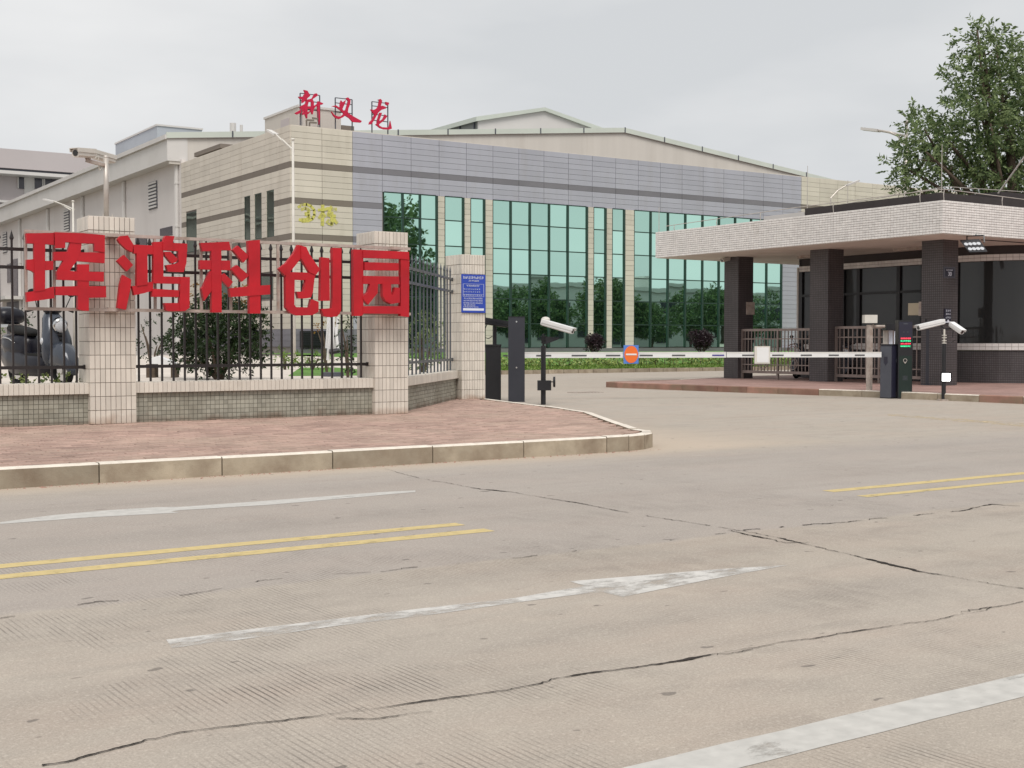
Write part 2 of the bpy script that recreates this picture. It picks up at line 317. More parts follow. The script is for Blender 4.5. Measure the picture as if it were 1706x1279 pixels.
# ------------------------------------------------------------------ geometry helpers
def org(o):
    v = Vector((0, 0, 0))
    while o is not None: v += Vector(o.location); o = o.parent
    return v
class MB:
    def __init__(s): s.v = []; s.f = []; s.mi = []
    def add(s, vs, fs, mi=0):
        n = len(s.v); s.v += [tuple(v) for v in vs]; s.f += [tuple(i+n for i in f) for f in fs]; s.mi += [mi]*len(fs); return s
    def box(s, x0, x1, y0, y1, z0, z1, mi=0):
        if x0 > x1: x0, x1 = x1, x0
        if y0 > y1: y0, y1 = y1, y0
        v = [(x0,y0,z0),(x1,y0,z0),(x1,y1,z0),(x0,y1,z0),(x0,y0,z1),(x1,y0,z1),(x1,y1,z1),(x0,y1,z1)]
        return s.add(v, [(0,3,2,1),(4,5,6,7),(0,1,5,4),(1,2,6,5),(2,3,7,6),(3,0,4,7)], mi)
    def bar(s, a, b, w, h=None, mi=0, upv=(0,0,1)):
        """box section bar from a to b"""
        a = Vector(a); b = Vector(b); d = (b-a); Ln = d.length; d.normalize(); h = h or w
        u = Vector(upv)
        if abs(d.dot(u)) > .98: u = Vector((0, 1, 0))
        sd = d.cross(u).normalized(); u = sd.cross(d).normalized()
        vs = []
        for p in (a, b):
            for i, j in ((-1,-1),(1,-1),(1,1),(-1,1)): vs.append(p + sd*(i*w/2) + u*(j*h/2))
        return s.add(vs, [(3,2,1,0),(4,5,6,7),(0,1,5,4),(1,2,6,5),(2,3,7,6),(3,0,4,7)], mi)
    def tube(s, pts, r, n=8, mi=0, cap=True):
        pts = [Vector(p) for p in pts]; k = len(pts)
        rs = r if isinstance(r, (list, tuple)) else [r]*k
        vs = []; prev = None
        for i, p in enumerate(pts):
            d = (pts[min(i+1, k-1)] - pts[max(i-1, 0)]).normalized()
            ref = prev if prev is not None else (Vector((0,0,1)) if abs(d.z) < .9 else Vector((1,0,0)))
            a = d.cross(ref)
            if a.length < 1e-4: a = d.cross(Vector((.3, .9, .2)))
            a.normalize(); b = a.cross(d).normalized(); prev = b
            for j in range(n):
                t = 2*math.pi*j/n; vs.append(p + (a*math.cos(t) + b*math.sin(t))*rs[i])
        fs = []
        for i in range(k-1):
            for j in range(n):
                fs.append((i*n+j, i*n+(j+1) % n, (i+1)*n+(j+1) % n, (i+1)*n+j))
        if cap: fs.append(tuple(range(n-1, -1, -1))); fs.append(tuple(range((k-1)*n, k*n)))
        return s.add(vs, fs, mi)
    def loft(s, rings, mi=0):
        n = len(rings[0]); vs = [p for r in rings for p in r]; fs = []
        for i in range(len(rings)-1):
            for j in range(n): fs.append((i*n+j, i*n+(j+1) % n, (i+1)*n+(j+1) % n, (i+1)*n+j))
        fs.append(tuple(range(n-1, -1, -1))); fs.append(tuple(range((len(rings)-1)*n, len(rings)*n)))
        return s.add(vs, fs, mi)
    def poly(s, pts, off, mi=0):
        """prism: planar polygon pts extruded by vector off"""
        pts = [Vector(p) for p in pts]; off = Vector(off); n = len(pts)
        tr = tessellate_polygon([pts])
        vs = pts + [p+off for p in pts]
        fs = [tuple(t) for t in tr] + [tuple(i+n for i in reversed(t)) for t in tr]
        fs += [(i, (i+1) % n, (i+1) % n + n, i+n) for i in range(n)]
        return s.add(vs, fs, mi)
    def ell(s, c, r, n=12, m=8, mi=0):
        c = Vector(c); rx, ry, rz = r if isinstance(r, (tuple, list)) else (r, r, r)
        rings = []
        for i in range(m+1):
            a = math.pi*(.04 + .92*i/m)
            rings.append([c + Vector((rx*math.sin(a)*math.cos(2*math.pi*j/n), ry*math.sin(a)*math.sin(2*math.pi*j/n), -rz*math.cos(a))) for j in range(n)])
        return s.loft(rings, mi)
    def build(s, name, m, parent=None, smooth=False, kind=None, mode=None):
        o0 = org(parent) if parent is not None else Vector((0, 0, 0))
        me = bpy.data.meshes.new(name)
        me.from_pydata([(v[0]-o0.x, v[1]-o0.y, v[2]-o0.z) for v in s.v], [], s.f)
        for mm in (m if isinstance(m, (list, tuple)) else [m]): me.materials.append(mm if not isinstance(mm, str) else M[mm])
        if isinstance(m, (list, tuple)): me.polygons.foreach_set('material_index', s.mi)
        if smooth: me.polygons.foreach_set('use_smooth', [True]*len(me.polygons))
        me.update()
        import bmesh
        if len(s.f) < 6000:
            bm = bmesh.new(); bm.from_mesh(me); bmesh.ops.recalc_face_normals(bm, faces=bm.faces); bm.to_mesh(me); bm.free()
        ob = bpy.data.objects.new(name, me); COL.objects.link(ob)
        if parent is not None: ob.parent = parent
        if kind: ob['kind'] = kind
        return ob
def tag(o, label=None, cat=None, group=None, kind=None):
    if label: o['label'] = label
    if cat: o['category'] = cat
    if group: o['group'] = group
    if kind: o['kind'] = kind
    return o
def thing(name, label, cat, loc=(0,0,0), group=None, kind=None):
    o = bpy.data.objects.new(name, None); COL.objects.link(o); o.location = loc; o.empty_display_size = .2
    return tag(o, label, cat, group, kind)
def root_struct(name, loc=(0,0,0)):
    o = bpy.data.objects.new(name, None); COL.objects.link(o); o.location = loc; o['kind'] = 'structure'; return o
def piece(me, name, parent, loc, rot=(0,0,0), scale=(1,1,1), m=None):
    ob = bpy.data.objects.new(name, me); COL.objects.link(ob); ob.parent = parent
    ob.location = Vector(loc) - org(parent); ob.rotation_euler = rot; ob.scale = scale
    return ob
def boxmesh(name, sx, sy, sz, m, bev=.0):
    b = MB()
    if bev:
        x, y, z, e = sx/2, sy/2, sz/2, bev
        # box with chamfered front edges toward -Y
        v = [(-x,y,-z),(x,y,-z),(x,y,z),(-x,y,z),(-x,-y+e,-z),(x,-y+e,-z),(x,-y+e,z),(-x,-y+e,z),(-x+e,-y,-z+e),(x-e,-y,-z+e),(x-e,-y,z-e),(-x+e,-y,z-e)]
        b.add(v, [(0,3,2,1)[::-1],(4,0,1,5)[::-1],(5,1,2,6)[::-1],(6,2,3,7)[::-1],(7,3,0,4)[::-1],(8,4,5,9)[::-1],(9,5,6,10)[::-1],(10,6,7,11)[::-1],(11,7,4,8)[::-1],(8,9,10,11)])
    else: b.box(-sx/2, sx/2, -sy/2, sy/2, -sz/2, sz/2)
    me = bpy.data.meshes.new(name); me.from_pydata(b.v, [], b.f); me.materials.append(M[m])
    import bmesh
    bm = bmesh.new(); bm.from_mesh(me); bmesh.ops.recalc_face_normals(bm, faces=bm.faces); bm.to_mesh(me); bm.free()
    return me

def sheet(name, poly, z, m, kind='structure', parent=None):
    b = MB(); pts = [Vector((p[0], p[1], z)) for p in poly]; tr = tessellate_polygon([pts])
    area = sum((pts[i].x*pts[(i+1) % len(pts)].y - pts[(i+1) % len(pts)].x*pts[i].y) for i in range(len(pts)))
    b.add(pts, [tuple(t) for t in tr])
    o = b.build(name, m, parent, kind=kind)
    me = o.data
    import bmesh
    bm = bmesh.new(); bm.from_mesh(me)
    for f in bm.faces:
        f.normal_update()
        if f.normal.z < 0: f.normal_flip()
    bm.to_mesh(me); bm.free()
    return o

# ================================================================== GROUND
sheet('ground', [(-900,-900),(1500,-900),(1500,1500),(-900,1500)], -.03, 'soil')
sheet('road', [(-90,-14),(160,-14),(160,61),(-90,61)], 0, 'road')

def fat(poly, w): # world polyline -> thin jagged ribbon in the ground plane
    L_, R_ = [], []
    for i, p in enumerate(poly):
        a = poly[max(i-1, 0)]; b = poly[min(i+1, len(poly)-1)]; d = Vector((b[0]-a[0], b[1]-a[1], 0)).normalized(); n = Vector((-d.y, d.x, 0))
        ww = w[i] if isinstance(w, list) else w
        L_.append(Vector((p[0], p[1], 0)) + n*ww/2); R_.append(Vector((p[0], p[1], 0)) - n*ww/2)
    return L_, R_
def crack(name, pix, wbase, jit, seed, fade=0.0):
    r = random.Random(seed); pts = [g(*p[:2]) for p in pix]; ww = [p[2] if len(p) > 2 else 1 for p in pix]
    P = []; Wd = []
    for i in range(len(pts)-1):
        a, b = pts[i], pts[i+1]; n = max(2, int((b-a).length/.013))
        for k in range(n):
            t = k/n; p = a.lerp(b, t); P.append(p); Wd.append(ww[i]*(1-t)+ww[i+1]*t)
    P.append(pts[-1]); Wd.append(ww[-1])
    off = 0; Q = []; W2 = []; wn = 1.0
    for i, p in enumerate(P):
        off = off*.93 + r.uniform(-1, 1)*jit + (r.choice([-1, 1])*jit*3 if r.random() < .05 else 0); wn = max(.12, min(2.4, wn*.86 + .14 + r.uniform(-.4, .4)))
        a = P[max(i-1, 0)]; b = P[min(i+1, len(P)-1)]; d = (b-a).normalized(); Q.append(p + Vector((-d.y, d.x, 0))*off); W2.append(max(.0012, wbase*wn*Wd[i]))
    Lh, Rh = fat(Q, W2); m = MB(); n = len(Q)
    vs = [(v.x, v.y, .0042) for v in Lh] + [(v.x, v.y, .0042) for v in Rh]
    fs = []; gap = 0
    for i in range(n-1):
        if fade and gap <= 0 and r.random() < fade: gap = r.randint(3, 26)
        if gap > 0: gap -= 1; continue
        fs.append((i, i+n, i+1+n, i+1))
    m.add(vs, fs); return m.build(name, 'crack', kind='structure')
crack('road_crack', [(70,1276,3.0),(110,1270,1.6),(180,1252),(300,1222,.8),(420,1206),(560,1192,.9),(700,1170,1.4),(850,1150,.8),(990,1122,2.2),(1060,1113,1.0),(1150,1097,2.6),(1195,1088,1.2),(1290,1072,.7),(1410,1054,1),(1560,1033,.6),(1706,1003,1.1)], .0058, .0028, 3)
crack('road_crack', [(0,1031),(160,1002,1.6),(280,998,1),(480,962,.8),(660,950,1.5),(760,938,.8),(930,922,1.4),(1010,912,.7),(1180,892),(1240,886,1.6)], .0045, .005, 5, .10)
crack('road_crack', [(1240,884,1.5),(1330,876,1.4),(1480,862,.8),(1600,852,1.1),(1650,840,1.6),(1706,843,.7)], .009, .005, 6, .03)
crack('road_crack', [(640,781,.5),(700,797,.6),(800,815,1.3),(822,817,2.4),(850,820,.7),(960,838,1),(1030,851,1.1),(1150,871,.5),(1240,886,1.4),(1310,899,1.8),(1400,921,1.0),(1470,938,3.4),(1500,945,2),(1600,965,1),(1706,981,1.6)], .0085, .004, 8, .012)
crack('road_crack', [(1212,884,.8),(1260,893,1.8),(1310,905,1.0),(1350,904,.4)], .008, .005, 9)
crack('road_crack', [(560,1198,.8),(640,1196,2),(700,1188,.8),(760,1178,.5)], .004, .006, 11, .07)
crack('road_crack', [(1195,1092,.7),(1260,1082,.8),(1380,1068,.5)], .004, .006, 12, .08)
crack('road_crack', [(1600,1020,.7),(1640,1014,1.2),(1680,1006,.5)], .005, .007, 13, .06)

def marking(name, pix, m, z=.0015):
    return sheet(name, [g(*p)[:2] for p in pix], z, m)
def strip(name, x0, x1, y, w, m, z=.0015):
    n = max(2, int((x1-x0)/.25)); r = random.Random(int(y*1000)+int(w*100))
    up_ = [(x0+(x1-x0)*i/n, y+w/2+r.uniform(-.004, .004)) for i in range(n+1)]
    dn = [(x0+(x1-x0)*i/n, y-w/2+r.uniform(-.004, .004)) for i in range(n+1)]
    return sheet(name, dn + up_[::-1], z, m)
strip('yellow_line', -12, 4.48, 7.44, .135, 'yellow_paint'); strip('yellow_line', -12, 4.50, 7.10, .14, 'yellow_paint')
strip('yellow_line', 8.04, 40, 7.38, .13, 'yellow_paint'); strip('yellow_line', 8.0, 40, 6.98, .11, 'yellow_paint')
strip('white_line', 2.2, 30, 2.80, .19, 'white_paint')
marking('white_arrow', [(277,1066),(420,1048),(560,1031),(700,1014),(857,996.5),(974,976),(949,968.5),(1054,960),(1200,948),(1312,941.5),(1180,966),(1038,994.5),(1004,986.5),(974,989),(867,1003),(720,1024),(560,1043),(400,1066),(286,1080)], 'white_worn')
marking('white_arrow', [(0,870),(90,858),(180,850),(262,845),(300,844.5),(420,836),(540,827),(640,819.5),(692,817),(692,819.5),(600,828),(450,841),(300,850),(285,852),(299,854),(150,862),(0,873)], 'white_paint')
marking('yellow_line', [(1478,689),(1706,705),(1706,711),(1480,692.5)], 'yellow_faint')

# ------------------------------------------------------------------ pavement on the left (kerb, stones, pavers)
KY = 11.37
edge = [(-30, KY), (8.785, KY), (9.12, KY+.02), (9.42, KY+.1), (9.68, KY+.27), (9.86, KY+.52), (9.96, KY+.88)]
side = [(10.7, 13.65), (11.72, 15.55), (12.2, 17.3), (12.55, 19.1), (13.1, 21.4)]
outer = edge + side
def inset(poly, d):
    out = []
    for i, p in enumerate(poly):
        a = poly[max(i-1, 0)]; b = poly[min(i+1, len(poly)-1)]; t = Vector((b[0]-a[0], b[1]-a[1])).normalized(); out.append((p[0]-t.y*d, p[1]+t.x*d))
    return out
inner = inset(outer, .125)
sidewalk = root_struct('sidewalk')
b = MB(); b.poly([Vector((p[0], p[1], .0)) for p in inner] + [Vector((12.9,21.9,0)), Vector((9.0,17.35,0)), Vector((-30,17.35,0))], (0,0,.135)); b.build('sand_bed', 'paver_bed', sidewalk)
kerb = root_struct('kerb')
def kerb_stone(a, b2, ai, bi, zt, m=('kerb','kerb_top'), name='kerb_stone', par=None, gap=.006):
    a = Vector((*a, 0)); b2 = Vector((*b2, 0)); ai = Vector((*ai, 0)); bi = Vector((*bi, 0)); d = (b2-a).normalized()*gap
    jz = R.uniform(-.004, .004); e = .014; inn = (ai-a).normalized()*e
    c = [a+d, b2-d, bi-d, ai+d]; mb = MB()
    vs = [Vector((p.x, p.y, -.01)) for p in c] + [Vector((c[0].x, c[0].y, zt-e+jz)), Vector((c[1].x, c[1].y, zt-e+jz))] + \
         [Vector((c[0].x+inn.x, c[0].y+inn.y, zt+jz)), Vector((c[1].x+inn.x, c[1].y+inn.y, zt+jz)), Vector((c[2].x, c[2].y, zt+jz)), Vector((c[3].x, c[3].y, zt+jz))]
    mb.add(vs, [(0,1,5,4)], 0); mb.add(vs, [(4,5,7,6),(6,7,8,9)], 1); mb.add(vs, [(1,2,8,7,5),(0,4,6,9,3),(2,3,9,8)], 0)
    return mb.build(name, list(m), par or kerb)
xs = [8.785 - 1.135*i for i in range(0, 18)]
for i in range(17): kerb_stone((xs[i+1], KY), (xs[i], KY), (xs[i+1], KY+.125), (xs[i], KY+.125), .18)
for i in range(1, len(outer)-1):
    a, c_ = outer[i], outer[i+1]; ai, ci = inner[i], inner[i+1]; n = max(1, round(math.dist(a, c_)/1.0))
    for k in range(n):
        t0, t1 = k/n, (k+1)/n; lp = lambda p, q, t: (p[0]+(q[0]-p[0])*t, p[1]+(q[1]-p[1])*t)
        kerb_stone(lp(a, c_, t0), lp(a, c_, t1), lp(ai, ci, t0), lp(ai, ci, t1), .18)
# pavers, running bond
def inside(p, poly):
    x, y = p; c = False; n = len(poly)
    for i in range(n):
        x1, y1 = poly[i]; x2, y2 = poly[(i+1) % n]
        if (y1 > y) != (y2 > y) and x < (x2-x1)*(y-y1)/(y2-y1)+x1: c = not c
    return c
pvpoly = inner + [(12.8,21.6),(9.1,17.3),(-30,17.3)]
pm = bpy.data.meshes.new('paver')
pb = MB(); x_, y_, z_, e_ = .0965, .0465, .045, .005
pb.add([(-x_,-y_,0),(x_,-y_,0),(x_,y_,0),(-x_,y_,0),(-x_,-y_,z_-e_),(x_,-y_,z_-e_),(x_,y_,z_-e_),(-x_,y_,z_-e_),(-x_+e_,-y_+e_,z_),(x_-e_,-y_+e_,z_),(x_-e_,y_-e_,z_),(-x_+e_,y_-e_,z_)],
       [(0,1,5,4),(1,2,6,5),(2,3,7,6),(3,0,4,7),(4,5,9,8),(5,6,10,9),(6,7,11,10),(7,4,8,11),(8,9,10,11)])
pm.from_pydata(pb.v, [], pb.f); pm.materials.append(M['paver'])
spots = []
ny = 0; y = KY+.18
while y < 21.5:
    x = -2.0 + (.1 if ny % 2 else 0)
    while x < 13.2:
        if all(inside((x+dx, y+dy), pvpoly) for dx, dy in ((-.1,-.05),(.1,.05),(.1,-.05),(-.1,.05))): spots.append((x, y))
        x += .2
    y += .1; ny += 1
vis = sorted(spots, key=lambda p: (0 if p[0] > 2.25 + (p[1]-11.5)*.22 else 1, p[0]*.55+p[1]*.835))
near = set(vis[:300]); rest = MB()
for p in spots:
    dz = R.uniform(-.0035, .0035); rz = R.uniform(-.012, .012)
    if p in near: piece(pm, 'paver', sidewalk, (p[0], p[1], .135+dz), (R.uniform(-.01,.01), R.uniform(-.006,.006), rz))
    else:
        tx = R.uniform(-.02, .02); rest.add([(p[0]+v[0], p[1]+v[1], .135+dz+v[2]+v[1]*tx) for v in pb.v], [tuple(reversed(f)) if 0 else f for f in pb.f])
rest.build('pavers', 'paver', sidewalk, kind='stuff')

# grit along the foot of the kerb and a few bits on the pavement
b = MB()
for i in range(420):
    if i < 330: x = R.uniform(1.5, 9.6); y = KY - abs(R.gauss(0, .05)) - .008; z = 0
    elif i < 380: t = R.random(); x = 9.9+1.9*t + R.uniform(.02,.12); y = 12.2+3.4*t; z = 0
    else: x = R.uniform(3, 9); y = R.uniform(11.6, 16.6); z = .18
    q_ = R.choice([.004, .006, .008, .013]); a_ = R.uniform(0, 6.28)
    vs = [(x+q_*math.cos(a_+k*1.57)*R.uniform(.7,1.2), y+q_*math.sin(a_+k*1.57)*R.uniform(.7,1.2), z) for k in range(4)] + [(x, y, z+q_*R.uniform(.5,1.1))]
    b.add(vs, [(0,1,4),(1,2,4),(2,3,4),(3,0,4)])
b.build('grit', 'rock', kind='stuff')

# ------------------------------------------------------------------ gatehouse platform
pfo = [(23.0,-6), (22.75,15.7), (22.6,19.75), (22.2,22.0), (21.9,23.8), (21.62,26.2), (21.52,27.4), (21.56,27.95), (21.85,28.15), (22.8,28.2), (24.6,28.5), (27.0,29.5), (29.5,30.4), (60,30.6)]
pfi = inset(pfo[::-1], .14)[::-1]
plat = root_struct('gatehouse_pavement')
b = MB(); b.poly([Vector((p[0], p[1], 0)) for p in pfi] + [Vector((60,-6,0))], (0,0,.146)); b.build('paved_surface', 'plat', plat)
pk = root_struct('platform_kerb')
for i in range(len(pfo)-1):
    a, c_ = pfo[i], pfo[i+1]; ai, ci = pfi[i], pfi[i+1]; n = max(1, round(math.dist(a, c_)/1.05))
    for k in range(n):
        t0, t1 = k/n, (k+1)/n; lp = lambda p, q, t: (p[0]+(q[0]-p[0])*t, p[1]+(q[1]-p[1])*t)
        mid = lp(a, c_, .5)[1]; red = (mid > 20.2 and mid < 29) or (14.9 < lp(a,c_,t0)[1] < 16.2)
        if 19.0 < lp(a, c_, t0)[1] < 20.4: red = False
        kerb_stone(lp(a, c_, t1), lp(a, c_, t0), lp(ai, ci, t1), lp(ai, ci, t0), .152, ('kerb_red', 'kerb_red') if red else ('kerb', 'kerb_top'), par=pk)

# ------------------------------------------------------------------ terrace behind the fence, planted bed
b = MB(); b.poly([Vector(p) for p in ((-40,17.36,0),(9.1,17.36,0),(12.6,21.2,0),(24.4,40.9,0),(24.4,62,0),(-40,62,0))], (0,0,.6)); tag(b.build('yard', 'yard'), kind='structure')
b = MB()
vs = []; nx, nyy = 60, 14
for j in range(nyy+1):
    for i in range(nx+1):
        X = 24.45 + (95-24.45)*i/nx; Y = 41.3 + (60.9-41.3)*j/nyy; vs.append((X, Y, .13 + .55*min(1, j/nyy*1.6) + R.uniform(-.02, .02)))
fs = [(j*(nx+1)+i, j*(nx+1)+i+1, (j+1)*(nx+1)+i+1, (j+1)*(nx+1)+i) for j in range(nyy) for i in range(nx)]
b.add(vs, fs); tag(b.build('planting_bed', 'grass', smooth=True), kind='structure')
bedk = root_struct('bed_kerb')
x = 24.45
while x < 60:
    w = .74; mb = MB(); mb.box(x+.012, x+w-.012, 41.18, 41.32, -.01, .16+R.uniform(-.006,.006)); mb.build('kerb_stone', 'kerb', bedk); x += w

# leaf clouds -------------------------------------------------------
def sprays(P, D, k, L_, ll, lw, rng, droop=.2):
    """P (n,3) origins, D (n,3) directions; k leaflets along each twig of length L_"""
    n = len(P); D = D/np.linalg.norm(D, axis=1)[:, None]
    ref = rng.normal(size=(n, 3)); S = np.cross(D, ref); S /= np.linalg.norm(S, axis=1)[:, None]
    V = []
    for i in range(k):
        t = (i+.6)/k; sgn = 1 if i % 2 else -1
        base = P + D*(L_*t) + np.array([0, 0, -droop*L_*t*t])
        d = D*.55 + S*sgn*.8 + rng.normal(size=(n, 3))*.28; d[:, 2] -= .15; d /= np.linalg.norm(d, axis=1)[:, None]
        s = np.cross(d, rng.normal(size=(n, 3))); s /= np.linalg.norm(s, axis=1)[:, None]
        sc = rng.uniform(.7, 1.25, (n, 1))
        V.append(np.stack([base, base + d*ll*.45*sc + s*lw*.5*sc, base + d*ll*sc, base + d*ll*.45*sc - s*lw*.5*sc], 1))
    return np.concatenate(V, 0).reshape(-1, 3)
def cloud_mesh(name, V, m):
    V = V.astype(np.float32); nf = len(V)//4; me = bpy.data.meshes.new(name)
    me.vertices.add(len(V)); me.vertices.foreach_set('co', V.ravel()); me.loops.add(nf*4); me.loops.foreach_set('vertex_index', np.arange(nf*4, dtype=np.int32))
    me.polygons.add(nf); me.polygons.foreach_set('loop_start', np.arange(0, nf*4, 4, dtype=np.int32)); me.polygons.foreach_set('loop_total', np.full(nf, 4, dtype=np.int32))
    me.update(calc_edges=True); me.materials.append(M[m]); me.validate(); return me
def blobs_to_sprays(blobs, per, rng, up_=.35):
    P, D = [], []
    for (c, r) in blobs:
        rr = np.array(r if isinstance(r, (tuple, list)) else (r, r, r)); vol = (rr[0]*rr[1]*rr[2])**(2/3)
        n = max(3, int(per*vol)); d = rng.normal(size=(n, 3)); d /= np.linalg.norm(d, axis=1)[:, None]
        q = rng.uniform(.45, 1.05, (n, 1)); P.append(np.array(c) + d*rr*q); dd = d.copy(); dd[:, 2] += up_; D.append(dd)
    return np.concatenate(P), np.concatenate(D)
def cloud(root, name, blobs, per, k, L_, ll, lw, m, seed, up_=.35, kind=None):
    rng = np.random.RandomState(seed); P, D = blobs_to_sprays(blobs, per, rng, up_)
    V = sprays(P, D, k, L_, ll, lw, rng) - np.array(org(root) if root is not None else (0, 0, 0))
    o = bpy.data.objects.new(name, cloud_mesh(name, V, m)); COL.objects.link(o)
    if root is not None: o.parent = root
    if kind: o['kind'] = kind
    return o

# grass blades and low hedge in the bed
rng = np.random.RandomState(3); n = 9000
P = np.stack([rng.uniform(24.6, 46, n), 41.35 + rng.uniform(0, 1, n)**1.5*2.4, np.full(n, .14)], 1); P[:, 2] += (P[:, 1]-41.3)*.045
D = np.stack([rng.normal(size=n)*.35, rng.normal(size=n)*.35, np.ones(n)], 1)
V = sprays(P, D, 1, .01, .16, .035, rng); o = bpy.data.objects.new('grass', cloud_mesh('grass', V, 'leaf_l')); COL.objects.link(o); o['kind'] = 'stuff'
hedge = thing('hedge', 'low clipped green hedge growing along the planted bed behind the barrier arm', 'hedge', (34, 43, .2))
bl = [((24.8+i*.26+R.uniform(-.12,.12), 43.0+R.uniform(-.25,.25), .38+R.uniform(-.06,.07)), (.2, .3, .13+R.uniform(-.03,.05))) for i in range(82)]
cloud(hedge, 'foliage', bl, 420, 4, .15, .12, .06, 'leaf_h', 5)
b = MB()
for i in range(40):
    x = 25+i*.52; b.tube([(x, 43, .2), (x+R.uniform(-.05,.05), 43, .45)], .02, 5)
b.build('stem', 'bark', hedge)
for i, (px, py, r, lab) in enumerate(((990, 572, .78, 'small dark purple shrub half hidden behind the white bullet camera'), (1168, 566, 1.08, 'rounded dark purple shrub on a short trunk beside the first dark column'))):
    c = onY(px, py, 46.0); s_ = thing('purple_shrub', lab, 'shrub', (c.x, c.y, .25), 'purple shrubs in the planted bed')
    b = MB(); b.tube([(c.x, c.y, .2), (c.x+.03, c.y, .7)], [.06, .045], 7)
    for k in range(7):
        a = k*.9; b.tube([(c.x+.03, c.y, .62), (c.x+r*.45*math.cos(a), c.y+r*.45*math.sin(a), c.z-.1*r)], [.03, .012], 5)
    b.build('trunk', 'bark', s_)
    bb = []
    for _ in range(26):
        dv = Vector((R.gauss(0,1), R.gauss(0,1), R.gauss(0,1))).normalized()*R.uniform(.2,.42)*r; bb.append(((c.x+dv.x, c.y+dv.y, c.z+dv.z*.8+.02), (r*.24, r*.24, r*.2)))
    cloud(s_, 'foliage', bb, 620, 6, .14, .10, .04, 'leaf_p', 21+i)
# drain grate
dg = thing('drain_grate', 'small metal drain grate set in the driveway', 'grate', (18.9, 25.4, .004)); b = MB()
for i in range(9): b.box(18.45+i*.1, 18.50+i*.1, 25.1, 25.5, .002, .012)
b.build('bar', 'sign_frame', dg)

# ================================================================== GATE PILLARS
TW, TH = .0641, .1797
tile_f = boxmesh('tile', TW-.006, .014, TH-.006, 'tile', .0025)
def pillar(label, x0, y0, w, dpt, H_, ncol, left_cols):
    root = thing('gate_pillar', label, 'pillar', (x0+w/2, y0+dpt/2, .16), 'tiled gate pillars')
    b = MB(); b.box(x0+.012, x0+w-.012, y0+.012, y0+dpt-.012, .12, H_-.004); b.build('core', 'grout', root)
    rows = int(round((H_-.18)/TH)); tw = w/ncol
    for r_ in range(rows):
        z = .18 + (r_+.5)*(H_-.18)/rows; cap = r_ >= rows-1
        for c in range(ncol):
            piece(tile_f, 'tile', root, (x0+(c+.5)*tw, y0+.007-(.004 if cap else 0), z), (0,0,0), (tw/TW, 1, 1))
        lw_ = dpt/left_cols
        for c in range(left_cols):
            piece(tile_f, 'tile', root, (x0+.007-(.004 if cap else 0), y0+(c+.5)*lw_, z), (0,0,-math.pi/2), (lw_/TW, 1, 1))
    b = MB()
    for r_ in range(rows):
        z = .18 + r_*(H_-.18)/rows
        for c in range(left_cols): b.box(x0+w-.014, x0+w, y0+c*lw_+.003, y0+(c+1)*lw_-.003, z+.003, z+(H_-.18)/rows-.003)
        for c in range(ncol): b.box(x0+c*tw+.003, x0+(c+1)*tw-.003, y0+dpt-.014, y0+dpt, z+.003, z+(H_-.18)/rows-.003)
    b.build('far_side_tiles', 'tile', root, kind='stuff')
    b = MB(); b.box(x0-.001, x0+w+.001, y0-.001, y0+dpt+.001, H_-.004, H_+.004); b.build('cap', 'tile', root)
    return root
P1 = (4.475, 16.74, .60, .56); P2 = (8.615, 16.74, .555, .60); P3 = (12.25, 20.28, .51, .60)
pillar('beige tiled gate pillar carrying the mast with the two cameras', *P1, 2.885, 9, 6)
pillar('beige tiled gate pillar behind the last red character, between the two fences', *P2, 2.885, 9, 6)
pillar('beige tiled gate pillar with the blue notice, at the driveway edge', *P3, 2.885, 9, 6)

# ================================================================== LOW WALLS
capt = boxmesh('cap_tile', .0605, .014, .134, 'tile', .0025)
def low_wall(label, a, b_, tag_cols=True):
    a = Vector((*a, 0)); b_ = Vector((*b_, 0)); d = (b_-a); Ln = d.length; d.normalize(); n = Vector((d.y, -d.x, 0)) # n faces the street
    ang = math.atan2(d.y, d.x); root = thing('low_wall', label, 'wall', tuple((a+b_)/2), 'low walls under the fences')
    def P(s, o, z): return a + d*s + n*o + Vector((0, 0, z))
    def obx(mb, s0, s1, o0, o1, z0, z1):
        v = [P(s0,o1,z0),P(s1,o1,z0),P(s1,o0,z0),P(s0,o0,z0),P(s0,o1,z1),P(s1,o1,z1),P(s1,o0,z1),P(s0,o0,z1)]
        mb.add(v, [(0,3,2,1),(4,5,6,7),(0,1,5,4),(1,2,6,5),(2,3,7,6),(3,0,4,7)])
    c = MB(); obx(c, 0, Ln, -.24, -.012, .1, .575); c.build('core', 'grout2', root)
    c = MB(); obx(c, 0, Ln, -.30, .038, .575, .712); c.build('cap_core', 'grout', root)
    mb = MB(); rows = 7; sz = (.575-.15)/rows; cols = int(Ln/.062); cw = Ln/cols
    for i in range(cols):
        for r_ in range(rows):
            j = R.uniform(0, .003); obx(mb, i*cw+.003, (i+1)*cw-.003, -.02, j-.004, .15+r_*sz+.003, .15+(r_+1)*sz-.003)
    mb.build('mosaic_tiles', 'mosaic', root, kind='stuff')
    nt_ = min(300, int(round(Ln/.0625))); tw = Ln/nt_
    for i in range(nt_):
        piece(capt, 'cap_tile', root, P((i+.5)*tw, .045, .644), (0, 0, ang), (tw/.0641*1.0, 1, 1))
    mb = MB()
    for i in range(nt_): obx(mb, i*tw+.003, (i+1)*tw-.003, -.30, .036, .7125, .722)
    mb.build('coping_tiles', 'tile', root, kind='stuff')
    return root
low_wall('low mosaic wall with a tiled coping left of the mast pillar', (-2.5, 16.84), (4.475, 16.84))
low_wall('long low mosaic wall between the mast pillar and the pillar under the last red character', (5.075, 16.84), (8.615, 16.84))
low_wall('short slanting low wall between the two right gate pillars', (9.17, 16.98), (12.25, 20.48))

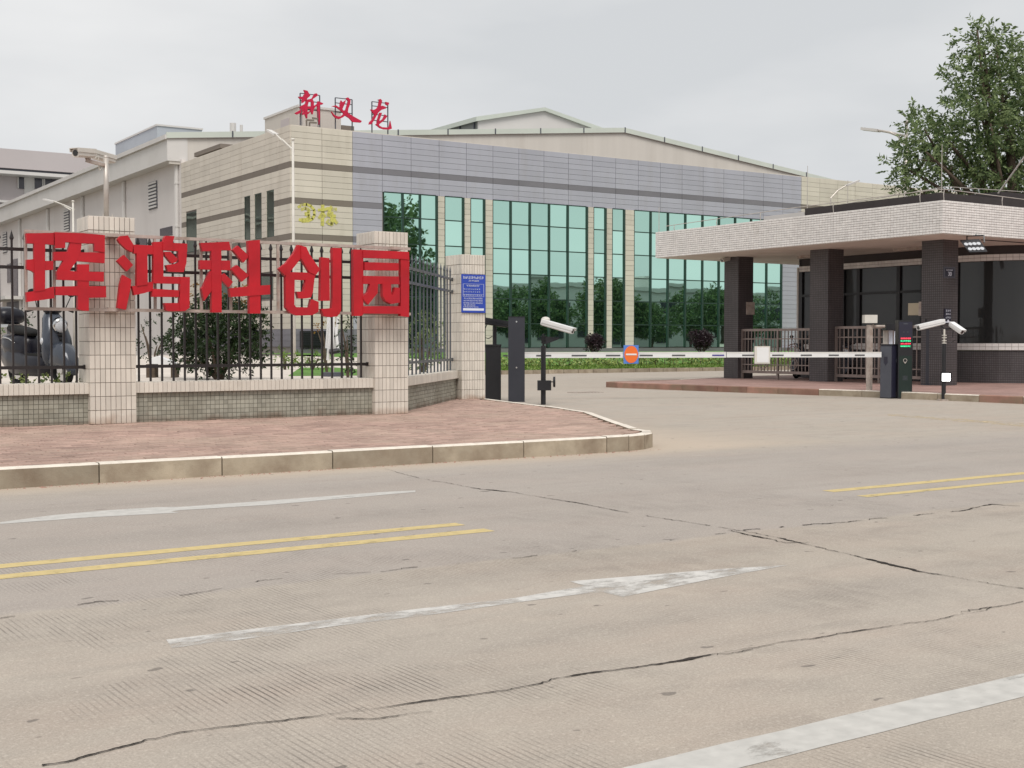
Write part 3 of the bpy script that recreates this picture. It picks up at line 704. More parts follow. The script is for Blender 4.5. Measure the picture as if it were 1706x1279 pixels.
# ================================================================== IRON FENCES
def fence(label, a, b_, sp, m, end_r=True):
    a = Vector((*a, 0)); b_ = Vector((*b_, 0)); d = (b_-a); Ln = d.length; d.normalize()
    root = thing('iron_fence', label, 'fence', tuple((a+b_)/2 + Vector((0,0,.72))), 'iron fence bays')
    for z in (2.435, 2.205, .925):
        mb = MB(); mb.bar(a+Vector((0,0,z)), b_+Vector((0,0,z)), .028, .042); mb.build('rail', m, root)
        for e in (a-d*-.03, b_-d*.03):
            pass
    # one picket mesh shared
    pk_ = MB(); pk_.box(-.0125, .0125, -.0125, .0125, .72, 2.55)
    pk_.add([(-.0125,-.0125,2.55),(.0125,-.0125,2.55),(.0125,.0125,2.55),(-.0125,.0125,2.55),(-.026,-.015,2.575),(.026,-.015,2.575),(.026,.015,2.575),(-.026,.015,2.575),(0,0,2.68)],
            [(0,1,5,4),(1,2,6,5),(2,3,7,6),(3,0,4,7),(4,5,8),(5,6,8),(6,7,8),(7,4,8)])
    me = bpy.data.meshes.new('picket'); me.from_pydata(pk_.v, [], pk_.f); me.materials.append(M[m])
    n = int(Ln/sp); s0 = (Ln-(n-1)*sp)/2
    for i in range(n):
        p = a + d*(s0+i*sp); piece(me, 'picket', root, (p.x, p.y, 0), (0, 0, math.atan2(d.y, d.x)))
    mb = MB()
    for e in (a, b_):
        for z in (2.435, 2.205, .925): mb.bar(e+Vector((0,0,z))-d*.02, e+Vector((0,0,z))+d*.02, .06, .06)
    mb.build('rail_bracket', m, root)
    return root
fence('black iron fence bay left of the mast pillar in front of the scooter', (-1.9, 16.98), (4.475, 16.98), .158, 'iron')
fence('black iron fence bay behind the middle red characters between two pillars', (5.075, 16.98), (8.615, 16.98), .158, 'iron')
fence('slanting black iron fence with a painted grey sheen between the two right pillars', (9.17, 17.12), (12.25, 20.62), .30, 'iron_sheen')

# ================================================================== RED CHARACTER SIGN
YS = 16.47
sign = thing('gate_name_sign', 'row of five large red Chinese characters on a steel frame in front of the fence', 'sign', (6.6, 16.6, 1.65))
def fr(a, b_, w=.04):
    mb = MB(); mb.bar(a, b_, w, w); mb.build('frame_bar', 'sign_frame', sign)
YF = 16.60
q = lambda x, y: onY(x, y, YF)
tl, tr_ = q(41, 385), q(683, 417); bl_, br_ = q(41, 514), q(683, 527)
fr((tl.x, YF, tl.z), (tr_.x, YF, tl.z)); fr((bl_.x, YF, bl_.z), (tr_.x, YF, bl_.z))
for px in (43, 90, 213, 258, 335, 384, 463, 592):
    X = q(px, 450).x; fr((X, YF, bl_.z-.017), (X, YF, tl.z+.017), .034)
for X in (4.75, 8.9):
    for z in (tl.z+.0, bl_.z):
        mb = MB(); mb.box(X-.07, X+.07, YF+.02, 16.74, z-.03, z+.03); mb.build('bracket', 'sign_frame', sign)
CH5 = [
 (30, 370, 7.995, 7.995, [
  [(105,148),(478,140),(478,300),(362,290),(215,285),(120,280)],
  [(215,275),(362,280),(362,905),(222,925)],
  [(118,498),(215,492),(362,515),(470,515),(470,632),(362,640),(215,672),(190,650),(118,625)],
  [(108,932),(225,918),(365,888),(480,855),(485,1010),(330,1035),(120,1062)],
  [(487,133),(870,145),(1158,172),(1158,400),(1022,385),(1015,283),(840,280),(690,268),(630,265),(630,340),(497,345)],
  [(475,395),(665,392),(840,400),(1158,400),(1155,545),(960,530),(790,518),(475,508)],
  [(700,262),(850,270),(835,400),(785,515),(720,600),(690,645),(650,700),(525,722),(515,700),(540,630),(600,520),(660,395)],
  [(520,650),(690,645),(790,658),(1145,660),(1145,790),(955,780),(790,775),(525,765)],
  [(500,857),(790,850),(1172,852),(1175,1000),(960,1005),(795,975),(500,970)],
  [(790,560),(948,560),(945,1180),(875,1178),(800,1160)]]),
 (180, 370, 7.993, 7.993, [
  [(130,228),(165,185),(265,175),(340,300),(325,400),(245,360),(150,268)],
  [(120,515),(215,435),(335,570),(250,655)],
  [(200,700),(310,765),(300,880),(240,1165),(125,1140),(160,830),(185,740)],
  [(340,298),(610,310),(605,428),(345,415)],
  [(385,405),(525,420),(530,830),(385,850)],
  [(320,850),(385,845),(530,800),(603,790),(600,910),(480,945),(350,972)],
  [(605,262),(738,258),(738,808),(606,812)],
  [(770,180),(885,185),(865,270),(870,378),(730,372),(735,270),(755,205)],
  [(735,265),(1055,285),(1055,395),(930,385),(735,372)],
  [(935,285),(1055,285),(1045,540),(1010,660),(970,665),(940,560)],
  [(775,570),(905,552),(940,530),(1010,600),(1010,662),(900,662),(800,655)],
  [(745,395),(830,390),(930,490),(910,530),(850,550),(760,440)],
  [(605,718),(1090,730),(1090,830),(970,820),(605,812)],
  [(965,735),(1090,735),(1085,1140),(1030,1180),(960,1185),(955,1060)],
  [(755,1075),(955,1075),(1030,1060),(1030,1182),(800,1185),(770,1160)],
  [(595,885),(945,905),(945,995),(590,992)]]),
 (320, 380, 7.993, 7.993, [
  [(110,195),(495,178),(520,295),(390,290),(255,305),(140,305)],
  [(258,290),(390,290),(395,1120),(265,1120)],
  [(105,425),(510,430),(510,560),(105,545)],
  [(235,575),(262,562),(262,832),(165,965),(125,800),(150,780)],
  [(392,625),(430,600),(545,715),(490,790),(392,690)],
  [(545,290),(610,230),(745,355),(745,390),(685,458)],
  [(520,545),(600,490),(760,630),(665,712)],
  [(495,800),(775,770),(1040,755),(1040,880),(775,900),(515,915)],
  [(750,165),(905,155),(912,1135),(770,1135)]]),
 (450, 390, 8.528, 8.528, [
  [(400,150),(515,180),(495,230),(440,340),(290,530),(215,590),(125,490),(230,410),(340,270)],
  [(440,165),(515,180),(560,280),(640,400),(710,500),(650,580),(560,540),(440,335)],
  [(230,535),(560,545),(650,570),(625,660),(350,645),(225,642)],
  [(220,600),(350,600),(345,1000),(370,1035),(560,1040),(585,920),(690,960),(690,1100),(600,1150),(380,1155),(290,1120),(225,1040)],
  [(510,640),(630,640),(610,820),(580,900),(500,912),(405,912),(380,815),(480,815)],
  [(728,325),(845,340),(850,945),(715,945)],
  [(890,190),(1015,195),(1010,1080),(985,1130),(950,1170),(880,1172),(880,1050),(890,900)],
  [(725,1060),(880,1050),(960,1080),(940,1170),(850,1178),(765,1165)]]),
 (570, 390, 8.523, 8.523, [
  [(160,215),(302,220),(302,1140),(270,1160),(165,1160)],
  [(298,220),(950,250),(955,362),(835,350),(298,335)],
  [(835,340),(955,345),(950,1175),(830,1160)],
  [(298,1020),(838,1020),(838,1130),(298,1125)],
  [(320,395),(805,410),(805,515),(320,510)],
  [(300,590),(805,600),(820,710),(300,705)],
  [(400,700),(510,700),(505,835),(370,1000),(298,920),(298,890),(370,820)],
  [(575,700),(695,700),(700,850),(715,865),(740,820),(750,755),(820,760),(820,970),(700,990),(620,950),(580,880)]]),
]
for (ox, oy, fx, fy, strokes) in CH5:
    mb = MB()
    for i, s_ in enumerate(strokes):
        dep = YS - .0025*i - (.012 if i % 3 == 1 else 0); pts = [onY(ox+x/fx, oy+y/fy, dep) for x, y in s_]
        pts = [Vector((p.x, dep, p.z)) for p in pts]
        mb.poly(pts, (0, .075 + .0013*i, 0))
    o = mb.build('character', 'red', sign)

# blue notice with white print -------------------------------------
def glyphs(mb, x, z, n, s, y, rnd, gap=1.12, adv=(1,0,0), th=.0012):
    """n small Chinese-looking glyph marks of size s, drawn as strokes on a plane y"""
    for i in range(n):
        x0 = x + i*s*gap
        def st(a, b_, c, d): mb.box(x0+a*s, x0+c*s, y-th, y+.0005, z+b_*s, z+d*s)
        hs = rnd.sample([.02, .22, .44, .66, .86], rnd.choice([3, 4])); 
        for h in hs: st(rnd.choice([.0, .08, .4]), h, rnd.choice([.55, .9, .95]), h+.10)
        for vx in rnd.sample([.08, .3, .5, .72, .84], 2): st(vx, rnd.choice([0, .2]), vx+.12, rnd.choice([.8, .97]))
YP = 20.262
nb = thing('blue_notice', 'blue notice with white printed lines fixed to the gate pillar at the driveway', 'notice', (12.5, YP, 1.9))
a, c_ = onY(768.5, 456.5, YP), onY(808.5, 521, YP)
b = MB(); b.box(a.x, c_.x, YP-.008, YP+.003, c_.z, a.z); b.build('board', 'blue', nb)
Wn = c_.x-a.x; Hn = a.z-c_.z; rr = random.Random(5)
pr = MB(); yy = YP-.0095
glyphs(pr, a.x+Wn*.065, a.z-Hn*.115, 8, Wn*.097, yy, rr)
glyphs(pr, a.x+Wn*.28, a.z-Hn*.185, 7, Wn*.058, yy, rr)
pr.build('printed_title', 'white_text', nb)
pr = MB()
def ln(x0, x1, z0, z1): pr.box(a.x+Wn*x0, a.x+Wn*x1, yy-.001, yy+.0005, a.z-Hn*z1, a.z-Hn*z0)
glyphs(pr, a.x+Wn*.2, a.z-Hn*.318, 8, Wn*.062, yy, rr)
ln(.06,.93,.245,.25); ln(.06,.93,.575,.58); ln(.06,.07,.25,.58); ln(.92,.93,.25,.58); ln(.06,.93,.52,.525)
for z_, n_ in ((.40,9),(.47,9),(.56,10)): glyphs(pr, a.x+Wn*.09, a.z-Hn*z_, n_, Wn*.045, yy, rr, 1.75)
for z_, n_, x_ in ((.645,13,.08),(.705,13,.08),(.765,13,.08),(.82,8,.08),(.868,10,.08)): glyphs(pr, a.x+Wn*x_, a.z-Hn*z_, n_, Wn*.05, yy, rr, 1.25)
ln(.06,.93,.885,.945)
pr.build('printed_text', 'white_text', nb)

# camera mast on the first pillar ------------------------------------
def lensed_camera(root, back, front, w, h, m='white', hood=.03, name='camera_body'):
    back = Vector(back); front = Vector(front); d = (front-back).normalized(); sd = d.cross(Vector((0,0,1))).normalized(); u = sd.cross(d).normalized()
    mb = MB(); rings = []
    for t, s_ in ((0, .82), (.06, .95), (.93, 1.0), (1, .97)):
        p = back.lerp(front, t); r_ = []
        for (i, j) in ((-.5,-.32),(-.32,-.5),(.32,-.5),(.5,-.32),(.5,.32),(.32,.5),(-.32,.5),(-.5,.32)): r_.append(p + sd*(i*w*s_) + u*(j*h*s_))
        rings.append(r_)
    mb.loft(rings); body = mb.build(name, m, root)
    mb = MB(); t0 = back.lerp(front, .02); t1 = front + d*hood
    mb.bar(t0+u*(h*.56), t1+u*(h*.56), w*1.12, h*.10, upv=tuple(u))
    for sg in (-1, 1): mb.bar(t0+u*(h*.30)+sd*sg*w*.54, t1+u*(h*.36)+sd*sg*w*.54, w*.06, h*.5, upv=tuple(u))
    mb.build('hood', m, body)
    mb = MB(); mb.tube([front+d*.001, front+d*.006], min(w, h)*.38, 14); mb.build('lens', 'lens', body)
    return body
DM = onY(177, 330, 17.0)
mast = thing('camera_mast', 'galvanised mast with two white surveillance cameras standing on the left gate pillar', 'camera mast', (DM.x, 17.0, 2.9))
zt = onY(177, 262, 17.0).z
b = MB(); b.tube([(DM.x, 17, 2.89), (DM.x, 17, zt)], .034, 12); b.ell((DM.x, 17, zt), (.036,.036,.03)); b.build('pole', 'steel', mast, True)
b = MB(); b.box(DM.x-.08, DM.x+.08, 16.92, 17.08, 2.897, 2.91)
for sx in (-.06, .06): b.tube([(DM.x+sx, 16.94, 2.9), (DM.x+sx, 16.94, 2.94)], .008, 6)
b.build('base_plate', 'steel', mast)
e1 = onY(144, 267, 16.9); b = MB(); b.bar((e1.x, 16.9, e1.z), (DM.x, 17, e1.z-.035), .045, .04); b.build('arm', 'sign_frame', mast)
c0, c1 = onY(156, 256, 16.92), onY(124, 254, 16.8)
cb_ = lensed_camera(mast, (c0.x, 16.95, c0.z), (c1.x, 16.75, c1.z-.01), .12, .105, 'offwhite')
b = MB(); b.tube([(e1.x+.02, 16.9, e1.z+.02), (e1.x+.02, 16.9, e1.z+.07)], [.04, .03], 8); b.build('bracket', 'sign_frame', mast)
c0, c1 = onY(157, 257, 17.06), onY(190, 266, 17.3)
lensed_camera(mast, (c1.x, 17.35, c1.z), (c0.x, 17.1, c0.z), .12, .1, 'offwhite')
b = MB(); b.tube([(DM.x-.03, 17, zt-.12), (DM.x-.09, 16.97, zt-.18), (DM.x-.12, 16.95, zt-.1), (DM.x-.11, 16.93, zt+.0)], .006, 6); b.build('cable', 'offwhite', mast)

# rubble and weeds at wall foot
def pebble(px, py, r, lab):
    p = g(px, py, .18); b = MB(); rings = []
    for i in range(5):
        a = math.pi*(.1+.8*i/4); rings.append([Vector((p.x+r*math.sin(a)*math.cos(t)*(1+R.uniform(-.2,.2)), p.y+r*.6*math.sin(a)*math.sin(t), .18+r*.4-r*.45*math.cos(a))) for t in [k*math.pi/4 for k in range(8)]])
    b.loft(rings); tag(b.build('broken_brick', 'rock', smooth=True), lab, 'rubble')
pebble(108, 706, .10, 'broken reddish brick lying at the wall foot left of the mast pillar')
pebble(778, 664, .07, 'small brick fragment lying against the foot of the pillar with the notice')
for px, py, lab, s_ in ((22, 706, 'small weed sprouting at the foot of the left low wall', 1.0), (60, 640, None, .0)):
    if s_ == 0: continue
    p = g(px, py, .18); w_ = thing('weed', lab, 'weed', (p.x, p.y, .18)); cloud(w_, 'foliage', [((p.x, p.y, .22), (.22,.07,.05)), ((p.x-.02, p.y, .28), (.05,.04,.09))], 500, 4, .05, .05, .02, 'leaf_d', 31)
o = cloud(None, 'weeds', [((x*.2-1.5, 17.22+R.uniform(0,.12), .74), (.12,.08,.07)) for x in range(30)], 1500, 4, .07, .06, .03, 'leaf_h', 33, kind='stuff')

# ================================================================== LEFT BARRIER
lc = (14.72, 22.9)
lb = thing('barrier_gate', 'black barrier cabinet and white arm with the orange no-entry plate', 'barrier', (lc[0], lc[1], 0), 'barrier gates')
f2 = Vector((fw.x, fw.y, 0)).normalized()
def fbox(mb, px0, px1, z0, z1, D, dep, off=0):
    A = onD(px0, 570, D); B = onD(px1, 570, D); m_ = (A+B)/2 + f2*(dep/2+off)
    mb.bar(Vector((m_.x, m_.y, z0)), Vector((m_.x, m_.y, z1)), (B-A).length, dep, upv=tuple(f2)); return mb
b = fbox(MB(), 808.5, 834.5, 0, 1.17, 27.2, .3); b.build('cabinet', 'black', lb)
b = fbox(MB(), 807.8, 835.2, 1.171, 1.205, 27.18, .34); b.build('cabinet_top', 'black', lb)
AZ = .975
def arm(root, a, c_, nd, h, skip=()):
    a = Vector(a); c_ = Vector(c_); mb = MB(); mb.bar(a, c_, .045, h); ar = mb.build('arm', 'white', root)
    mb = MB(); mb.bar(a+Vector((0,0,h*.36)), c_+Vector((0,0,h*.36)), .052, .014); mb.build('arm_edge', 'offwhite', ar)
    return ar
joinp = g(1209, 600, 0); jr = ray(1209, 591); jt = (22.0-0)/1.0
JP = onD(1209, 591, 28.0)
a1 = Vector((14.9, 22.75, AZ)); JPv = Vector((JP.x, JP.y, AZ))
a2 = Vector((22.42, 19.05, AZ))
arm1 = arm(lb, a1, JPv, 5, .125)
rb = thing('barrier_gate', 'slate barrier cabinet and white arm with the blank white plate', 'barrier', (22.6, 19.1, 0), 'barrier gates')
arm2 = arm(rb, a2, JPv + (JPv-a2).normalized()*-.02, 5, .118)
def on_seg(px, a, c_):
    r_ = ray(px, 591); d = c_-a; den = r_.x*d.y - r_.y*d.x; t = (-(a.x*r_.y) + a.y*r_.x)/(-den) if den else 0
    # solve a + t d = s r (xy)
    t = (a.y*r_.x - a.x*r_.y)/(d.x*r_.y - d.y*r_.x); return a + d*t
def dash(root, p0, p1, a, c_, m):
    A = on_seg(p0, a, c_); B = on_seg(p1, a, c_); d = (c_-a).normalized(); n = Vector((d.y, -d.x, 0)); n = n if n.dot(Vector((0,-1,0))) > 0 else -n
    mb = MB(); mb.bar(A+n*.024+Vector((0,0,-.012)), B+n*.024+Vector((0,0,-.012)), .006, .034); mb.build('stripe', m, root)
for p0, p1 in ((838,845.5),(893,918),(952,977),(1009,1033),(1065,1087),(1119,1141)): dash(arm1, p0, p1, a1, JPv, 'gray_dash')
dash(arm1, 1186, 1206, a1, JPv, 'blue_dash')
for p0, p1 in ((1236,1256),(1286,1305),(1333.5,1352),(1380,1397),(1423.6,1440)): dash(arm2, p0, p1, a2, JPv, 'gray_dash')
def plate(root, p0, p1, py0, py1, a, c_, m):
    A = on_seg(p0, a, c_); B = on_seg(p1, a, c_); d = (c_-a).normalized(); n = Vector((d.y, -d.x, 0)); n = n if n.dot(Vector((0,-1,0))) > 0 else -n
    mid = (A+B)/2; dep = (mid - Vector((0,0,CH))).dot(fw); z0 = CH-(py1-570)*dep/F; z1 = CH-(py0-570)*dep/F
    mb = MB(); mb.bar(A+n*.05+Vector((0,0,(z0+z1)/2-AZ)), B+n*.05+Vector((0,0,(z0+z1)/2-AZ)), .03, z1-z0); o = mb.build('plate', m, root)
    return o, A+n*.067, B+n*.067, z0, z1, n
o, A, B, z0, z1, n_ = plate(arm1, 1038, 1062.5, 574.8, 605.5, a1, JPv, 'blue_l')
mid = (A+B)/2; ww = (B-A).length/2*.93; hh = (z1-z0)/2*.93; dd = (B-A).normalized(); zc = (z0+z1)/2
mb = MB(); pts = [Vector((mid.x, mid.y, 0)) + dd*(ww*math.cos(t)) + Vector((0,0,zc+hh*math.sin(t))) for t in [k*math.pi/14 for k in range(28)]]
mb.poly(pts, n_*.004); mb.build('disc', 'orange', lb)
mb = MB(); mb.bar(Vector((mid.x, mid.y, zc))-dd*ww*.78+n_*.006, Vector((mid.x, mid.y, zc))+dd*ww*.78+n_*.006, .006, .035); mb.build('disc_bar', 'white', lb)
o, A, B, z0, z1, n_ = plate(arm2, 1256, 1281.5, 576.5, 605.5, a2, JPv, 'offwhite')
mb = MB(); d_ = (B-A).normalized(); mb.bar(A+d_*.05+Vector((0,0,(z0+z1)/2-AZ)), B-d_*.03+Vector((0,0,(z0+z1)/2-AZ)), .004, (z1-z0)*.86); mb.build('plate_face', 'white', rb)
# black camera on the left cabinet
e = thing('black_camera', 'black surveillance camera on a short post above the left barrier cabinet', 'camera', (14.6, 23.0, 1.2))
c0 = onD(846, 541, 27.2); c1 = onD(807, 535, 27.0)
b = MB(); pb_ = onD(824, 575, 27.3); b.tube([(pb_.x, pb_.y, 1.19), (pb_.x, pb_.y, c0.z-.03)], .045, 8); b.build('post', 'black', e)
lensed_camera(e, (c0.x, c0.y, c0.z), (c1.x, c1.y, c1.z), .13, .13, 'black')
b = MB(); b.tube([onD(811, 541, 27.1), onD(806, 553, 27.1), onD(808, 562, 27.15), onD(814, 564, 27.2), onD(820, 560, 27.25)], .009, 6); b.build('cable', 'black', e)
# tall charcoal post
tp = thing('tall_panel_post', 'tall flat charcoal metal post standing left of the green-lit camera pole', 'post', (14.6, 21.8, 0))
tp['label'] = 'tall flat charcoal metal post between the black cabinet and the slim camera pole'
A = g(846.5, 669.5); B = g(874, 672.5); d = (B-A); d.z = 0
dn = Vector((-d.y, d.x, 0)).normalized(); 
A2 = g(846.5, 669.5); B2 = A2 + rt*(27.5/F*27.0) + Vector((0,0,0))
tdir = (B2-A2).normalized(); tn = Vector((-tdir.y, tdir.x, 0)); tn = tn if tn.y > 0 else -tn
cen = (A2+B2)/2
b = MB(); b.bar(cen+tn*.09, cen+tn*.09+Vector((0,0,1.775)), .345, .16, upv=tuple(tn)); b.build('panel', 'charcoal', tp)
b = MB(); b.bar(cen+tn*.09+Vector((0,0,1.775)), cen+tn*.09+Vector((0,0,1.79)), .352, .17, upv=tuple(tn)); b.build('cap', 'black', tp)
b = MB()
for z in (1.68, .72): b.tube([cen-tn*.001+Vector((0,0,z)), cen+tn*.02+Vector((0,0,z))], .018, 10)
b.tube([cen+tn*-.004+Vector((0,0,z)), cen+tn*.02+Vector((0,0,z))], .01, 8)
b.build('bolt', 'chrome', tp)
# slim camera pole
cp = Vector((14.48, 20.82, 0)); kp = thing('camera_pole', 'slim black pole with a white bullet camera at the kerb of the left pavement', 'camera pole', tuple(cp))
b = MB(); b.tube([cp, cp+Vector((0,0,1.18))], .05, 12); b.build('pole', 'black', kp)
b = MB(); b.tube([cp+Vector((0,0,1.18)), cp+Vector((0,0,1.42))], .022, 10)
for z in (1.24, 1.30, 1.36): b.tube([cp+Vector((0,0,z)), cp+Vector((0,0,z+.012))], .055, 10)
b.build('camera_mount', 'black', kp)
D0 = (cp-Vector((0,0,CH))).dot(fw); D0 = (cp.x*fw.x+cp.y*fw.y)
bx0, bx1 = onD(896, 650, D0), onD(917.5, 636, D0)
b = MB(); mdl = (bx0+bx1)/2; b.bar(Vector((mdl.x, mdl.y, bx0.z))-Vector((fw.x,fw.y,0))*.0, Vector((mdl.x, mdl.y, bx1.z+.03)), .275, .16, upv=(fw.x, fw.y, 0)); b.build('lamp_box', 'black', kp)
mm_ = onD(922.5, 636, D0-.1); b = MB(); b.bar(Vector((mdl.x, mdl.y, mm_.z)), mm_, .02, .02); b.tube([mm_-rt*.012, mm_+rt*.03], [.10,.11], 16); b.build('round_head', 'black', kp)
b = MB(); b.poly([onD(x, y, D0) for x, y in ((902,560),(902,572),(910,573),(931,565),(931,562))], (fw.x*.03, fw.y*.03, 0)); b.build('bracket', 'black', kp)
c0 = onD(903, 537, D0); c1 = onD(954, 551.5, D0-.3)
lensed_camera(kp, tuple(c0), tuple(c1), .16, .115, 'white')
hb = onD(909, 532, D0+.05); b = MB(); b.ell(hb, (.09,.09,.055)); b.build('camera_head', 'offwhite', kp, True)

# ================================================================== RIGHT BARRIER & DEVICES
b = MB(); b.box(22.47, 22.83, 18.80, 19.10, .0, 1.19); 
cab = b.build('cabinet', 'navy', rb)
b = MB(); b.box(22.455, 22.47, 18.80, 19.10, .02, 1.16); b.build('side_panel', 'slate', cab)
b = MB(); b.box(22.45, 22.845, 18.785, 19.115, 1.19, 1.21); b.box(22.46, 22.84, 18.79, 19.11, 0, .03); b.build('trim', 'black', cab)
b = MB(); b.poly([Vector((22.452, 18.95+dy, z)) for dy, z in ((-.05,.93),(.05,.93),(.055,.80),(0,.73),(-.055,.80))], (.004,0,0)); b.build('badge', 'navy', cab)
b = MB(); b.tube([(22.66, 18.797, .84), (22.66, 18.80, .84)], .05, 16); b.tube([(22.68,18.796,1.1),(22.68,18.80,1.1)], .015, 8); b.build('lock', 'slate', cab)
ds = thing('display_post', 'black payment post with red and green lit text lines beside the right barrier cabinet', 'display post', (22.6, 18.2, 0))
D1 = g(1508, 664).dot(Vector((fw.x, fw.y, 0)))
def fbox(mb, px0, px1, z0, z1, D, dep, off=0):
    A = onD(px0, 570, D); B = onD(px1, 570, D); f2 = Vector((fw.x, fw.y, 0)).normalized(); m_ = (A+B)/2 + f2*(dep/2+off)
    mb.bar(Vector((m_.x, m_.y, z0)), Vector((m_.x, m_.y, z1)), (B-A).length, dep, upv=tuple(f2)); return mb
b = fbox(MB(), 1496.5, 1520.5, .0, 1.74, D1, .24); body = b.build('body', 'black', ds)
b = fbox(MB(), 1498, 1519.5, 1.33, 1.70, D1, .004, -.004); b.build('upper_face', 'navy', body)
b = fbox(MB(), 1498, 1519.5, .04, .95, D1, .004, -.004); b.build('lower_face', mat('dark_green_panel', (.018,.03,.026), .35, .05), body)
def zof(py, D): return CH-(py-570)*D/F
rr = random.Random(9); f2 = Vector((fw.x, fw.y, 0)).normalized()
for k, (py, m_) in enumerate(((563.5,'led_r'),(567.7,'led_g'),(572.3,'led_r'),(576.5,'led_g'))):
    b = MB(); zc = zof(py, D1)
    for i in range(6):
        xa = 1500.5 + i*2.9
        for (u0, u1, v0, v1) in ((0,2.2,.6,1.0),(.0,2.2,-.2,.2),(0,2.2,-1.2,-.8),(.2,.7,-1.2,1.1),(1.5,2.0,-1.2,1.1)):
            if rr.random() < .82:
                A = onD(xa+u0, 570, D1-.008); B = onD(xa+u1, 570, D1-.008)
                b.bar(Vector((A.x, A.y, zc+(v0+v1)/2*D1/F)), Vector((B.x, B.y, zc+(v0+v1)/2*D1/F)), .004, abs(v1-v0)*D1/F)
    b.build('led_text', m_, ds)
b = MB(); A = onD(1508, 601, D1-.006); 
pts = [A + rt*(.045*math.cos(t)) + Vector((0,0,.045*math.sin(t)+.01)) for t in [math.radians(-35+25*k) for k in range(11)]] + [A+Vector((0,0,-.065))]
b.poly(pts, tuple(f2*.003)); o = b.build('badge', 'steel', ds)
b = MB(); pts = [A - f2*.002 + rt*(.034*math.cos(t)) + Vector((0,0,.034*math.sin(t)+.01)) for t in [math.pi*2*k/14 for k in range(14)]]; b.poly(pts, tuple(f2*.0015)); b.build('badge_centre', 'black', o)
b = MB()
for i in range(4):
    for j in range(4): fbox(b, 1504.5+i*2.1, 1505.9+i*2.1, zof(633-j*2.0, D1), zof(632-j*2.0, D1), D1, .003, -.008)
for i in range(7):
    for j in range(5): fbox(b, 1502+i*2.0, 1502.7+i*2.0, zof(660-j*2.2, D1), zof(659.3-j*2.2, D1), D1, .003, -.008)
b.build('speaker_grille', 'slate', ds)
b = MB(); fbox(b, 1505, 1512, zof(540, D1), zof(538.5, D1), D1, .003, -.008); fbox(b, 1504.5, 1506.5, zof(553.5,D1), zof(552.3,D1), D1, .003, -.008); fbox(b, 1511, 1513, zof(553.5,D1), zof(552.3,D1), D1, .003, -.008); b.build('sensor', 'slate', ds)
# camera pole right
rp = g(1572, 667); D2 = rp.x*fw.x + rp.y*fw.y
rpn = thing('camera_pole', 'black pole with two white bullet cameras and a lit lamp before the gatehouse', 'camera pole', tuple(rp))
b = MB(); b.tube([rp, rp+Vector((0,0,zof(572,D2)))], .046, 12); b.build('pole', 'black', rpn)
b = MB(); b.tube([rp+Vector((0,0,0)), rp+Vector((0,0,.03))], .14, 12); b.build('base_plate', 'sign_frame', rpn)
b = MB(); b.tube([(rp.x, rp.y, zof(572,D2)), (rp.x, rp.y, zof(548,D2))], .02, 8)
for py in (572, 568, 563, 559): b.tube([(rp.x, rp.y, zof(py,D2)), (rp.x, rp.y, zof(py-1.3,D2))], .05, 10)
b.build('camera_mount', 'offwhite', rpn)
c0, c1 = onD(1572, 536, D2), onD(1530, 546, D2-.25); lensed_camera(rpn, tuple(c0), tuple(c1), .13, .105, 'white')
c0, c1 = onD(1584, 540, D2), onD(1603, 553, D2-.3); lensed_camera(rpn, tuple(c0), tuple(c1), .12, .105, 'white')
b = MB(); b.bar((rp.x, rp.y, zof(548,D2)), onD(1590, 547, D2), .03, .03); b.bar((rp.x, rp.y, zof(548,D2)), onD(1566, 541, D2), .03, .03); b.build('arm', 'black', rpn)
b = MB(); b.tube([onD(1567, 543, D2), onD(1570, 556, D2), onD(1573, 566, D2)], .007, 6); b.tube([onD(1588, 550, D2), onD(1587, 562, D2), onD(1580, 563, D2), onD(1575, 563, D2)], .007, 6); b.tube([onD(1592, 566, D2),onD(1583, 571, D2),onD(1575, 569, D2)], .007, 6); b.build('cable', 'black', rpn)
D3 = D2-.06
b = MB(); fbox(b, 1569, 1586, zof(636, D3), zof(620.5, D3), D3, .07); lb_ = b.build('lamp_housing', 'black', rpn)
b = MB(); fbox(b, 1570.3, 1583.5, zof(634.5, D3), zof(622, D3), D3, .004, -.006); b.build('lamp_face', 'lamp_on', lb_)
# grey post with box
gp = g(1448, 650, .152); D4 = gp.x*fw.x+gp.y*fw.y
gpo = thing('grey_sensor_post', 'pale grey post topped by a small box behind the right barrier cabinet', 'post', tuple(gp))
b = MB(); b.box(gp.x-.05, gp.x+.05, gp.y-.05, gp.y+.05, .15, zof(541, D4)); b.build('post', 'sign_frame', gpo)
b = MB(); fbox(b, 1440.5, 1461.5, zof(538, D4), zof(524.5, D4), D4-.1, .22); b.build('box', 'offwhite', gpo)
b = MB(); b.tube([onD(1456, 541, D4), onD(1450, 547, D4)], .03, 8); b.tube([onD(1456,543.5,D4), onD(1474,543.5,D4)], .03, 8); b.build('arm', 'sign_frame', gpo)
# dark overhead housing and hanging notices between cabinet and display
hn = thing('hanging_notice', 'white paper notices hanging under a dark housing behind the barrier cabinet', 'notice', tuple(onD(1480, 620, D4+.2)))
b = MB(); fbox(b, 1476, 1496, zof(550, D4), zof(539, D4), D4+.1, .3); b.build('housing', 'black', hn)
b = MB(); fbox(b, 1471.5, 1479, zof(600,D4), zof(547,D4), D4+.35, .02); b.build('sheet', 'offwhite', hn)
b = MB(); fbox(b, 1481, 1487, zof(600,D4), zof(549,D4), D4+.35, .02); b.build('sheet', 'white_text', hn)
b = MB(); fbox(b, 1489.5, 1493.5, zof(612,D4), zof(551,D4), D4+.33, .02); b.build('sheet', 'white_text', hn)
